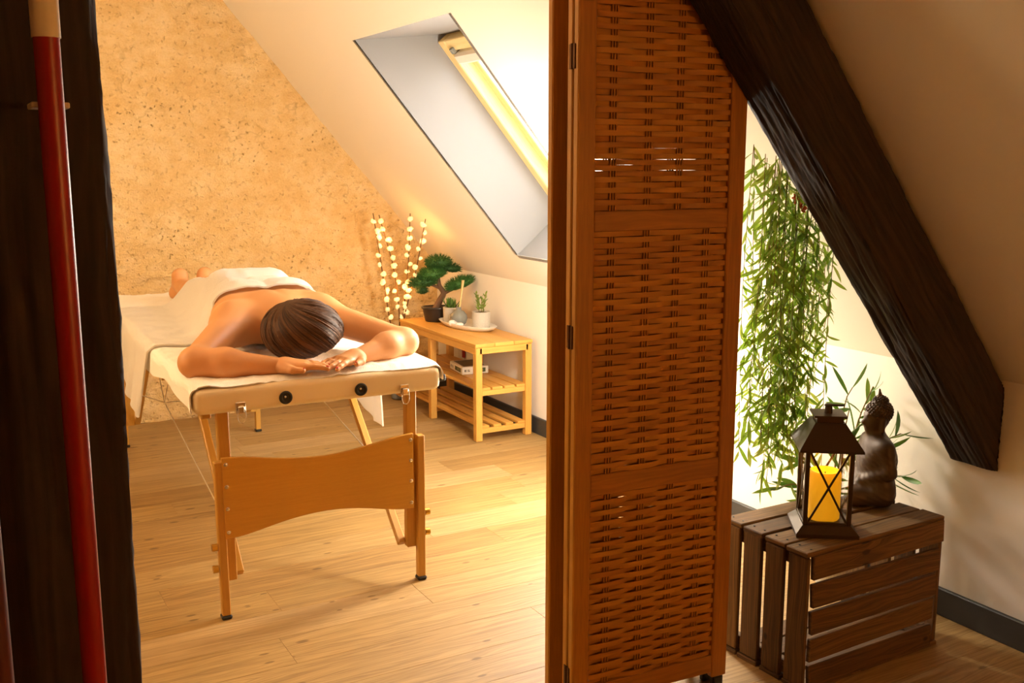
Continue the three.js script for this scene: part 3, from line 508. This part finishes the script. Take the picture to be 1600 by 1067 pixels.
{ // bonsai
  const b = thing('bonsai', 'small dark green bonsai pine in a black oval pot', 'plant', [2.45, BT, -5.25], -.4);
  const pot = lathe([[0, .004], [.055, .004], [.06, .0], [.064, .006], [.076, .07], [.082, .074], [.082, .084], [.074, .084], [.07, .07], [0, .068]], 40); pot.scale(1.12, 1, .85); mesh('pot', pot, M.potBlack, b);
  mesh('soil', at(new THREE.CylinderGeometry(.075, .07, .006, 28).scale(1.1, 1, .85), 0, .074, 0), M.soil, b);
  const trunk = merge([taper([V(-.01, .07, 0), V(.015, .12, 0), V(.035, .16, 0), V(.012, .2, 0), V(.005, .25, 0), V(.01, .3, 0)], .021, .009, 20, 10), taper([V(.03, .155, 0), V(.07, .175, .01), V(.11, .19, .02)], .012, .006, 10, 8), taper([V(.01, .19, 0), V(-.04, .21, .01), V(-.09, .215, .01)], .009, .004, 10, 8), taper([V(.006, .25, 0), V(-.03, .28, -.01), V(-.06, .29, -.01)], .008, .004, 10, 8)]);
  mesh('trunk', trunk, M.bark, b);
  const q = rngOf(41), cone = new THREE.ConeGeometry(.0016, .024, 4, 1); cone.translate(0, .012, 0);
  const pad = (c, r, n, mi, tilt = 0) => {
    const gs = [], core = new THREE.IcosahedronGeometry(1, 3); core.scale(r[0] * .82, r[1] * .8, r[2] * .82); core.deleteAttribute('uv'); gs.push(core);
    for (let i = 0; i < n; i++) { const u = q() * 2 - 1, f = q() * 6.283, s = Math.sqrt(1 - u * u), d = V(s * Math.cos(f), u, s * Math.sin(f)), lump = 1 + .12 * n3(d.x * 3, d.y * 3 + c.x * 9, d.z * 3), p = V(d.x * r[0], d.y * r[1], d.z * r[2]).multiplyScalar(.84 * lump), dir = V(d.x, Math.abs(d.y) * .8 + .3 * (d.y > 0 ? 1 : -.3), d.z).add(V(q() - .5, q() - .5, q() - .5)).normalize(); const k = cone.clone(); k.applyQuaternion(new THREE.Quaternion().setFromUnitVectors(V(0, 1, 0), dir)); k.translate(p.x, p.y, p.z); gs.push(k); }
    const g = merge(gs); g.rotateZ(tilt); const m = mesh('foliage_pad', at(g, c.x, c.y, c.z), M.needle[mi], b); return m;
  };
  pad(V(.01, .335, 0), [.078, .04, .06], 700, 0); pad(V(.075, .3, 0), [.06, .026, .05], 420, 2, -.15); pad(V(-.03, .27, .01), [.088, .045, .06], 800, 1, .2);
  pad(V(-.08, .225, .015), [.085, .038, .055], 700, 0, .12); pad(V(-.085, .18, .015), [.03, .028, .03], 200, 2); pad(V(.125, .215, .02), [.09, .036, .05], 700, 1, .32);
}
{ // tray with pots
  const t = lathe([[0, .006], [.07, .006], [.085, .0], [.1, .012], [.112, .028], [.108, .03], [.096, .016], [.08, .011], [0, .011]], 48); t.scale(.86, 1, 2.1);
  const m = mesh('oval_tray', t, M.ceramic); m.position.set(2.49, BT, -4.955); m.rotation.y = .17; tag(m, 'long white oval tray holding two pots and a vase', 'tray');
  const ty = BT + .0115;
  const potL = thing('potted_plant', 'pale pot with spiky green succulent beside the bonsai', 'plant', [2.475, ty, -5.115]);
  const pot = (r, h) => lathe([[0, 0], [r * .9, 0], [r * .95, .004], [r, h - .003], [r - .002, h], [r - .008, h], [r - .01, h - .01], [0, h - .012]], 36);
  mesh('pot', pot(.05, .085), M.concrete, potL); mesh('soil', at(new THREE.CylinderGeometry(.041, .041, .004, 24), 0, .076, 0), M.soil, potL);
  const leafG = (L, w) => { const s = new THREE.Shape(); s.moveTo(0, 0); s.quadraticCurveTo(w, L * .4, 0, L); s.quadraticCurveTo(-w, L * .4, 0, 0); const g = new THREE.ExtrudeGeometry(s, { depth: .0012, bevelEnabled: false, curveSegments: 4 }); return g; };
  const q = rngOf(51), lf = leafG(.062, .012);
  for (let i = 0; i < 34; i++) { const k = mesh('leaf', lf, M.darkLeaf[i % 3], potL); k.position.set((q() - .5) * .05, .076, (q() - .5) * .05); k.rotation.set(0, 0, 0); k.rotation.order = 'YXZ'; k.rotation.y = q() * 6.28; k.rotation.x = q() * .75; }
  const potR = thing('potted_plant', 'pale grey pot with upright leafy green sprigs', 'plant', [2.525, ty, -4.86]);
  mesh('pot', pot(.05, .088), M.concrete, potR); mesh('soil', at(new THREE.CylinderGeometry(.041, .041, .004, 24), 0, .079, 0), M.soil, potR);
  const sm = leafG(.024, .009);
  for (let i = 0; i < 7; i++) {
    const a = q() * 6.28, lean = .1 + q() * .35, h = .07 + q() * .07, tip = V(Math.cos(a) * lean * h, h + .078, Math.sin(a) * lean * h), st = V(Math.cos(a) * .015, .078, Math.sin(a) * .015); mesh('stem', taper([st, st.clone().lerp(tip, .5).add(V(0, .01, 0)), tip], .0018, .001, 6, 5), M.stem, potR);
    for (let k = 0; k < 8; k++) { const l = mesh('leaf', sm, M.leaf[Math.floor(q() * 4)], potR); l.position.copy(st.clone().lerp(tip, .2 + .8 * k / 7)); l.rotation.order = 'YXZ'; l.rotation.y = q() * 6.28; l.rotation.x = .3 + q() * .8; }
  }
  const v = thing('diffuser_vase', 'round glossy grey vase holding pale reed sticks', 'vase', [2.455, ty, -4.99]);
  mesh('body', lathe([[0, 0], [.025, 0], [.04, .012], [.048, .038], [.044, .06], [.028, .078], [.016, .085], [.0145, .1], [.011, .1], [.011, .086], [.0, .084]], 40), M.grey, v);
  for (const [a, b] of [[.03, -.012], [.036, -.004], [.026, .004]]) mesh('reed_stick', taper([V(0, .05, 0), V(a * .5, .15, b * .5), V(a, .245, b)], .0028, .0028, 4, 6), M.pine, v);
  const stone = (x, z, r, l, s) => { const g = new THREE.IcosahedronGeometry(1, 3), p = g.attributes.position; for (let i = 0; i < p.count; i++) { const k = 1 + .12 * n3(p.getX(i) * 1.3 + s, p.getY(i) * 1.3, p.getZ(i) * 1.3); p.setXYZ(i, p.getX(i) * r * k * 1.2, p.getY(i) * r * .75 * k, p.getZ(i) * r * k); } g.computeVertexNormals(); const o = mesh('pebble', g, M.ceramic); o.position.set(x, ty + r * .7, z); tag(o, l, 'stone'); };
  stone(2.415, -4.975, .024, 'larger cream pebble on the white tray before the vase', 1); stone(2.425, -4.92, .019, 'smaller cream pebble on the white tray near the front', 5);
}
{ // boxed book on the middle shelf
  const b = thing('boxed_book', 'small white and green boxed book on the bench shelf', 'book', [2.47, .2725, -4.9], -.12);
  const cv = document.createElement('canvas'); cv.width = 256; cv.height = 128; const c = cv.getContext('2d'); c.fillStyle = '#efe8da'; c.fillRect(0, 0, 256, 128); c.fillStyle = '#3c4a2c'; c.fillRect(110, 24, 120, 80); c.fillStyle = '#71805a'; c.fillRect(150, 40, 60, 44); c.fillStyle = '#26241f'; c.font = 'bold 56px sans-serif'; c.fillText('ES', 16, 84);
  const tx = new THREE.CanvasTexture(cv); tx.colorSpace = THREE.SRGBColorSpace;
  const side = std({ map: tx, roughness: .4 }); mesh('box', at(cbox(.15, .042, .2, .003), 0, .021, 0), M.offwhite, b);
  const g = new THREE.PlaneGeometry(.146, .036), s = mesh('printed_side', at(g, 0, .021, .1004), side, b); s.userData.label = 'printed side with letters';
  const g2 = new THREE.PlaneGeometry(.196, .036); g2.rotateY(-Math.PI / 2); mesh('printed_side', at(g2, -.0754, .021, 0), side, b);
  mesh('cover_picture', at(cbox(.12, .001, .165, .0003), 0, .0425, 0), std({ color: 0x4f4a34, roughness: .35 }), b).userData.label = 'dark cover picture';
}
{ const w = thing('socket_cover', 'white wall socket with red edge behind the bench', 'socket', [2.649, .29, -5.34]); mesh('plate', at(cbox(.01, .075, .07, .003), -.005, 0, 0), M.offwhite, w); mesh('red_edge', merge([at(cbox(.014, .06, .022, .003), -.009, .0, .034), at(cbox(.014, .016, .05, .003), -.009, .034, .012)]), M.red, w); }

// ---------- glowing branches ----------
{
  const B0 = [2.335, 0, -5.555], t = thing('light_branches', 'tall twigs with warm glowing blossom lights in slim vase', 'lamp', B0);
  mesh('vase', lathe([[0, 0], [.045, 0], [.05, .01], [.045, .1], [.03, .22], [.034, .3], [.03, .3], [.025, .22], [.0, .02]], 32), M.grey, t);
  const q = rngOf(61), w = (x, y, z) => V(x - B0[0], y, z - B0[2]);
  const paths = [[w(2.325, .28, -5.555), w(2.235, .5, -5.44), w(2.185, .8, -5.42), w(2.132, 1.11, -5.4)], [w(2.33, .28, -5.55), w(2.292, .48, -5.43), w(2.255, .78, -5.41), w(2.167, 1.1, -5.4)], [w(2.335, .28, -5.55), w(2.32, .5, -5.45), w(2.315, .8, -5.35), w(2.302, 1.11, -5.275)], [w(2.345, .28, -5.55), w(2.325, .5, -5.44), w(2.335, .78, -5.29), w(2.333, 1.085, -5.14)]];
  const bud = new THREE.SphereGeometry(1, 12, 10); { const p = bud.attributes.position; for (let i = 0; i < p.count; i++) { const k = 1 + .25 * n3(p.getX(i) * 2, p.getY(i) * 2, p.getZ(i) * 2); p.setXYZ(i, p.getX(i) * .0135 * k, p.getY(i) * .017 * k, p.getZ(i) * .0135 * k); } bud.computeVertexNormals(); }
  paths.forEach((pts, k) => {
    const cur = new THREE.CatmullRomCurve3(pts), br = mesh('branch', taper(pts, .005, .0028, 24, 6), M.twig, t);
    for (let i = 0; i < 12; i++) { const p = cur.getPointAt(.3 + .7 * (i + .5 * q()) / 12); const m = mesh('bud', bud, M.bud, br); m.position.set(p.x + (q() - .5) * .03, p.y, p.z + (q() - .5) * .02); m.rotation.set(q() * 3, q() * 3, q() * 3); m.scale.setScalar(.8 + .4 * q()); }
    for (const f of [.5, .85]) { const p = cur.getPointAt(f), l = new THREE.PointLight(0xffb45e, .03, 0, 2); l.position.set(p.x, p.y, p.z + .05); l.castShadow = true; l.shadow.radius = 1.5; t.add(l); }
  });
}

// ---------- crate, lantern, statue, plants on the right ----------
const CT = .392;
{
  const c = thing('wooden_crate', 'old brown slatted wooden crate carrying lantern and statue', 'crate', [2.18, 0, -2.01], .03);
  const q = rngOf(71), mt = () => M.crate[Math.floor(q() * 3)], X = .277, Z = .17, T = .014;
  const pl = (w, h, d, gr) => { const g = cbox(w, h, d, .0025, gr, q() * 2, q() * 2), p = g.attributes.position; const a = q() * 9; for (let i = 0; i < p.count; i++) { const x = p.getX(i), y = p.getY(i), z = p.getZ(i); p.setXYZ(i, x + .0015 * Math.sin(y * 40 + a), y + .002 * Math.sin(x * 9 + a) + .0015 * Math.sin(z * 11), z + .0015 * Math.sin(y * 23 + a)); } g.computeVertexNormals(); return g; };
  for (let i = 0; i < 4; i++) { const z = Z - .042 - i * .0845; mesh('top_plank', at(pl(2 * X - .004 * i, T, .076, 'x'), 0, CT - T / 2, z), mt(), c); mesh('bottom_plank', at(pl(2 * X, T, .076, 'x'), 0, T / 2, z), mt(), c); }
  for (const s of [-1, 1]) for (let i = 0; i < 4; i++) { const z = Z - .04 - i * .0845; mesh('end_slat', at(pl(T, CT - 2 * T - .002, .067, 'y'), s * (X - T / 2 - .002), CT / 2, z), mt(), c); }
  for (const s of [-1, 1]) for (const y of [T + .024, CT - T - .024]) mesh('cleat', at(pl(.02, .04, 2 * Z - .04, 'z'), s * (X - T - .014), y, -.01), mt(), c);
  const ends = [.0, -.012, -.02, -.026, -.03];
  for (let i = 0; i < 5; i++) { const y = CT - .043 - i * .0755 - (i ? .004 : 0), L = 2 * X - .026 + ends[i]; const m = mesh('front_slat', pl(L, .066, T, 'x'), mt(), c); m.position.set(-X + .02 + L / 2, y, Z + .002 - T / 2); m.rotation.z = [.012, .004, .006, .008, .004][i]; }
  const nail = new THREE.CylinderGeometry(.003, .003, .003, 8); for (const x of [-X + .03]) for (let i = 0; i < 4; i++) for (const k of [-.02, .02]) mesh('nail', at(nail.clone(), x, CT + .0002, Z - .042 - i * .0845 + k), M.black, c);
}
{ // lantern
  const l = thing('candle_lantern', 'dark bronze metal lantern with crossed glass sides holding candle', 'lantern', [2.082, CT + .001, -1.957], -36 * Math.PI / 180);
  const m = M.lanternMetal, fr = (w0, w1, y0, y1) => { const a = w0 / 2, b = w1 / 2, P = (w, y) => [V(-w, y, -w), V(w, y, -w), V(w, y, w), V(-w, y, w)], A = P(a, y0), B = P(b, y1); return polysGeo([A, B, ...[0, 1, 2, 3].map(i => [A[i], A[(i + 1) % 4], B[(i + 1) % 4], B[i]])]); };
  mesh('base', merge([fr(.166, .166, 0, .01), fr(.166, .128, .01, .03)]), m, l);
  const w = .058, y0 = .03, y1 = .238;
  for (const x of [-1, 1]) for (const z of [-1, 1]) mesh('corner_post', at(cbox(.012, y1 - y0, .012, .0015), x * w, (y0 + y1) / 2, z * w), m, l);
  mesh('roof', merge([fr(.168, .168, y1, y1 + .006), fr(.168, .08, y1 + .006, y1 + .072), fr(.07, .07, y1 + .072, y1 + .086), fr(.086, .086, y1 + .086, y1 + .092)]), m, l);
  mesh('finial', at(new THREE.CylinderGeometry(.009, .011, .026, 14), 0, y1 + .104, 0), m, l);
  const ring = new THREE.TorusGeometry(.024, .0028, 8, 28); ring.rotateX(Math.PI / 2 - .25); mesh('ring', at(ring, .014, y1 + .114, .004), m, l);
  for (let k = 0; k < 4; k++) {
    const a = k * Math.PI / 2, rot = g => { g.rotateY(a); return g; };
    for (const s of [-1, 1]) mesh('cross_bar', rot(bar(V(s * (w - .006), y0 + .004, w + .002), V(-s * (w - .006), y1 - .004, w + .002), .003, .006, .0008, V(0, 0, 1))), m, l);
    mesh('pane', rot(at(new THREE.BoxGeometry(2 * w - .012, y1 - y0, .0015), 0, (y0 + y1) / 2, w - .003)), M.glass, l);
    mesh('sill', rot(at(cbox(2 * w - .012, .008, .01, .001), 0, y0 + .004, w)), m, l);
  }
  const c = thing('pillar_candle', 'yellow wax pillar candle inside the bronze lantern', 'candle', [2.082, CT + .032, -1.957]);
  mesh('wax', lathe([[0, 0], [.041, 0], [.044, .004], [.044, .128], [.041, .136], [.037, .138], [.034, .13], [.02, .121], [0, .12]], 40), M.candle, c);
  { const p = new THREE.PointLight(0xffb040, .03, 0, 2); p.position.set(0, .17, 0); p.castShadow = true; c.add(p); }
  mesh('wick', at(new THREE.CylinderGeometry(.0012, .0012, .012, 6), 0, .126, 0), M.black, c);
}
{ // seated statue in profile, facing -x in its own axes
  const s = thing('buddha_statue', 'dark bronze seated Buddha statue behind the lantern', 'statue', [2.395, CT + .002, -2.06], -.42);
  s.scale.setScalar(.9);
  const f0 = blend([cap([.0, .05, -.05], [0, .05, .05], .05, .05), cap([0, .07, 0], [.008, .14, 0], .055, .052), cap([.006, .14, -.02], [.006, .14, .02], .052, .052), cap([.004, .19, -.045], [.004, .19, .045], .032, .032), cap([.002, .2, 0], [-.004, .25, 0], .024, .021)], .04);
  const limbs = blend([cap([.006, .192, -.068], [.012, .115, -.085], .025, .021), cap([.012, .115, -.085], [-.055, .075, -.04], .02, .015), cap([.006, .192, .068], [.012, .115, .085], .025, .021), cap([.012, .115, .085], [-.055, .075, .04], .02, .015), cap([-.05, .072, -.03], [-.062, .07, .03], .016, .016), cap([0, .035, -.075], [-.085, .03, -.05], .036, .028), cap([0, .035, .075], [-.085, .03, .05], .036, .028), cap([-.085, .03, -.055], [-.095, .028, .045], .026, .024), cap([-.085, .034, .055], [-.09, .04, -.045], .026, .02)], .02);
  const hd = blend([ell([.0, .285, 0], [.041, .046, .037]), ell([-.012, .268, 0], [.03, .032, .028]), cap([-.038, .277, 0], [-.046, .268, 0], .0055, .008), cap([-.036, .256, -.006], [-.036, .256, .006], .0065, .0065), cap([-.028, .242, 0], [-.024, .24, 0], .012, .012), cap([.004, .285, .037], [.004, .245, .037], .0075, .0065), cap([.004, .285, -.037], [.004, .245, -.037], .0075, .0065), cap([-.035, .292, -.012], [-.037, .292, .012], .006, .006)], .01);
  const hairF = blend([ell([.006, .302, 0], [.043, .04, .041]), ell([.008, .335, 0], [.024, .02, .024]), cap([.006, .348, 0], [.002, .378, 0], .0095, .003)], .008);
  const robe = (x, y, z) => 
    .0006 * Math.sin((y * 1.0 + z * .7 + x * .3) * 330) * sst(.2, .17, y) * sst(.0, .04, y);
  const F = (x, y, z) => { let d = smin(smin(f0(x, y, z), limbs(x, y, z), .018) + robe(x, y, z), hd(x, y, z), .014); return Math.max(Math.min(d, 9), -y); };
  const body = nets(F, [-.14, -.01, -.13], [.09, .35, .13], .0042);
  mesh('figure', body, M.bronze, s);
  // curled hair: cap with a bead for each curl, joined to one part
  const cap0 = nets((x, y, z) => Math.max(hairF(x, y, z), -(y - .268 - Math.max(0, -x - .0) * .7)), [-.06, .25, -.06], [.07, .39, .06], .0036), curls = [cap0], gold = Math.PI * (3 - Math.sqrt(5));
  for (let i = 0; i < 240; i++) { const y = 1 - 2 * (i + .5) / 240, r = Math.sqrt(1 - y * y), a = i * gold, p = [.006 + .042 * r * Math.cos(a), .302 + .039 * y, .04 * r * Math.sin(a)]; if (p[1] < .272 + Math.max(0, -p[0]) * .7) continue; if (Math.hypot(p[0] - .008, p[2]) < .02 && y > 0) continue; const k = new THREE.SphereGeometry(.0046, 6, 5); curls.push(at(k, ...p)); }
  for (let i = 0; i < 50; i++) { const y = 1 - (i + .5) / 50, r = Math.sqrt(1 - y * y), a = i * gold, k = new THREE.SphereGeometry(.0042, 6, 5); curls.push(at(k, .008 + .024 * r * Math.cos(a), .336 + .019 * y, .024 * r * Math.sin(a))); }
  mesh('curled_hair', merge(curls), M.bronze, s);
}
const bladeGeo = (L, w, droop) => { // pointed leaf along +y with a folded midrib
  const n = 5, pos = [], idx = []; for (let i = 0; i <= n; i++) { const t = i / n, ww = w * Math.pow(Math.sin(Math.PI * Math.min(1, t * .92 + .06)), .8) * (i === n ? 0 : 1), y = L * t, z = -droop * t * t * L; pos.push(-ww, y, z + ww * .35, 0, y, z, ww, y, z + ww * .35); if (i < n) { const a = i * 3; idx.push(a, a + 1, a + 4, a, a + 4, a + 3, a + 1, a + 2, a + 5, a + 1, a + 5, a + 4); } }
  const g = new THREE.BufferGeometry(); g.setAttribute('position', new THREE.Float32BufferAttribute(pos, 3)); g.setIndex(idx); g.computeVertexNormals(); return g;
};
{ // hanging plant behind the beam
  const p = thing('hanging_bamboo', 'trailing green bamboo leaf garland hanging behind the dark beam', 'plant', [0, 0, 0]);
  const q = rngOf(81), rest = [], blades = [bladeGeo(.052, .0046, .15), bladeGeo(.044, .0042, .3), bladeGeo(.062, .005, .1)]; let count = 0;
  const strands = []; for (let i = 0; i < 46; i++) { const f = q(), x = lerp(2.0, 2.285, f); strands.push([x, HC + (XW - x) / CS * SN - .10 - .02 * q(), lerp(-2.10, -2.21, q()), q()]); }
  const up = V(0, 1, 0), list = [];
  strands.forEach(([x, y, z, k], si) => {
    const f = (x - 2.0) / .285, end = f < .2 ? lerp(.85, .5, k) : f < .55 ? lerp(.68, .44, k) : f < .8 ? lerp(.74, .48, k) : lerp(.95, .66, k);
    const dx = (q() - .5) * .1, tx = clamp(x + dx - .03, 1.985, 2.3), mid = V(lerp(x, tx, .4) + (q() - .5) * .03, lerp(y, end, .45), z + (q() - .5) * .04), tip = V(tx + (q() - .5) * .04, end, z + (q() - .5) * .05), a = V(x, y, z), cur = new THREE.CatmullRomCurve3([a, mid, tip]);
    mesh('stem', taper([a, mid, tip], .0013, .0008, 12, 5), M.stem, p);
    const n = Math.round((y - end) / .019);
    for (let i = 0; i < n; i++) {
      const o = cur.getPointAt((i + q()) / n), az2 = q() * 6.283, d = V(Math.cos(az2) * .75, -.25 - q() * .7, Math.sin(az2) * .45).normalize(), roll = q() * 6.28, m = new THREE.Matrix4().compose(o, new THREE.Quaternion().setFromUnitVectors(up, d).multiply(new THREE.Quaternion().setFromAxisAngle(up, roll)), V(1, 1, 1).multiplyScalar(.75 + .5 * q())); list.push([m, Math.floor(q() * 3), Math.floor(q() * 4), o.z]);
    }
  });
  list.sort((a, b) => b[3] - a[3]);
  const bulk = [[], [], [], []];
  list.forEach(([m, g, c], i) => { if (i < 300) { const l = mesh('leaf', blades[g], M.leaf[c], p); l.applyMatrix4(m); } else bulk[c].push(blades[g].clone().applyMatrix4(m)); });
  bulk.forEach((b, c) => { if (b.length) mesh('foliage', merge(b), M.leaf[c], p).userData.kind = 'stuff'; });
  const pet = bladeGeo(.022, .006, .2); for (const [x, y] of [[2.09, 1.30], [2.12, 1.27]]) for (let i = 0; i < 7; i++) { const l = mesh('petal', pet, std({ color: 0xd8551c, roughness: .7 }), p); l.position.set(x + (q() - .5) * .01, y, -2.13); l.rotation.set(q() * 3, q() * 6, q() * 6); }
}
{ // second bamboo in a pot on the floor behind the crate
  const P0 = [2.53, 0, -2.3], p = thing('potted_bamboo', 'leafy bamboo plant rising behind crate and statue', 'plant', P0);
  mesh('pot', lathe([[0, 0], [.06, 0], [.07, .01], [.09, .2], [.094, .205], [.085, .205], [.08, .19], [0, .185]], 36), M.concrete, p); mesh('soil', at(new THREE.CylinderGeometry(.079, .079, .006, 24), 0, .188, 0), M.soil, p);
  const q = rngOf(91), bl = [bladeGeo(.11, .0085, .12), bladeGeo(.09, .008, .22), bladeGeo(.13, .0085, .05)], up = V(0, 1, 0), w = (x, y, z) => V(x - P0[0], y, z - P0[2]);
  // stem paths, number of leaves, main reach of its leaves
  const stems = [[[w(2.53, .18, -2.3), w(2.51, .45, -2.26), w(2.5, .6, -2.22), w(2.53, .7, -2.2)], 20, V(.5, .25, .35)], [[w(2.54, .18, -2.29), w(2.54, .4, -2.22), w(2.56, .53, -2.16), w(2.575, .56, -2.12)], 13, V(.15, .1, .9)], [[w(2.52, .18, -2.29), w(2.53, .34, -2.22), w(2.55, .41, -2.16), w(2.565, .43, -2.1)], 13, V(.1, .0, .9)], [[w(2.51, .18, -2.3), w(2.44, .4, -2.24), w(2.41, .55, -2.2), w(2.43, .64, -2.2)], 10, V(-.2, .3, .3)], [[w(2.5, .18, -2.31), w(2.4, .36, -2.26), w(2.3, .47, -2.23), w(2.24, .5, -2.22)], 10, V(-.7, .1, .2)], [[w(2.5, .18, -2.29), w(2.36, .33, -2.25), w(2.24, .42, -2.22), w(2.15, .43, -2.2)], 9, V(-.9, -.05, .2)], [[w(2.52, .18, -2.32), w(2.47, .45, -2.28), w(2.47, .66, -2.25), w(2.46, .7, -2.22)], 9, V(-.3, .2, .3)]];
  for (const [pts, n, reach] of stems) {
    const cur = new THREE.CatmullRomCurve3(pts); mesh('stem', taper(pts, .004, .0018, 12, 6), M.stem, p);
    for (let i = 0; i < n; i++) {
      const o = cur.getPointAt(.45 + .55 * i / (n - 1)), d = V(q() - .5, (q() - .45) * .9, q() - .5).multiplyScalar(1.5).add(reach).normalize(), sc = .7 + .45 * q();
      const room = XW - P0[0] - .012 - o.x; if (d.x * .13 * sc > room) { d.x = Math.max(room, 0) / (.13 * sc); d.normalize(); }
      const l = mesh('leaf', bl[Math.floor(q() * 3)], M.darkLeaf[Math.floor(q() * 3)], p); l.position.copy(o); l.quaternion.setFromUnitVectors(up, d).multiply(new THREE.Quaternion().setFromAxisAngle(up, q() * 1.6 - .8)); l.scale.setScalar(sc);
    }
  }
}
// ---------- globe floor lamp standing behind the screen: its light whitens the knee wall and throws the leaf shadows ----------
{
  const l = thing('globe_lamp', 'floor lamp with three white glass globes hidden behind the screen', 'lamp', [2.1, 0, -3.25]);
  mesh('base', lathe([[0, 0], [.1, 0], [.1, .012], [.03, .02], [.011, .03], [.011, 1.1], [0, 1.1]], 28), M.black, l);
  for (const [y, k] of [[.42, .55], [.8, .85], [1.18, 2.4]]) {
    mesh('globe', at(new THREE.SphereGeometry(.085, 32, 20), 0, y, 0), M.globe, l);
    const p = new THREE.PointLight(new THREE.Color().setRGB(1, .93, .81), 1.7 * k, 0, 2); p.position.set(0, y, 0); p.castShadow = true; p.shadow.radius = 4; l.add(p);
  }
}
// ---------- paper globe pendant on the left side of the treatment room, beyond the picture ----------
{
  const l = thing('paper_pendant', 'round warm paper pendant lamp left of the massage table', 'lamp', [-.75, 1.6, -3.7]);
  mesh('shade', new THREE.SphereGeometry(.2, 36, 24), M.globe, l); mesh('cord', at(new THREE.CylinderGeometry(.004, .004, .72, 8), 0, .54, 0), M.black, l);
  const p = new THREE.PointLight(new THREE.Color().setRGB(1, .72, .38), 3.2, 0, 2); p.castShadow = true; p.shadow.radius = 9; l.add(p);
}
// ---------- warm wall lamp on the end wall behind the viewer ----------
{
  const l = thing('wall_lamp', 'small warm globe lamp on the end wall behind the viewer', 'lamp', [2.0, 1.3, ZR - .11]);
  mesh('bracket', merge([at(cbox(.09, .09, .02, .004), 0, 0, .1), at(cbox(.02, .02, .1, .003), 0, 0, .05)]), M.brass, l);
  mesh('globe', new THREE.SphereGeometry(.07, 28, 18), M.globe, l);
  const p = new THREE.PointLight(new THREE.Color().setRGB(1, .52, .12), 2.8, 0, 2); p.castShadow = true; p.shadow.radius = 3; l.add(p);
}
renderer.render(scene, camera);
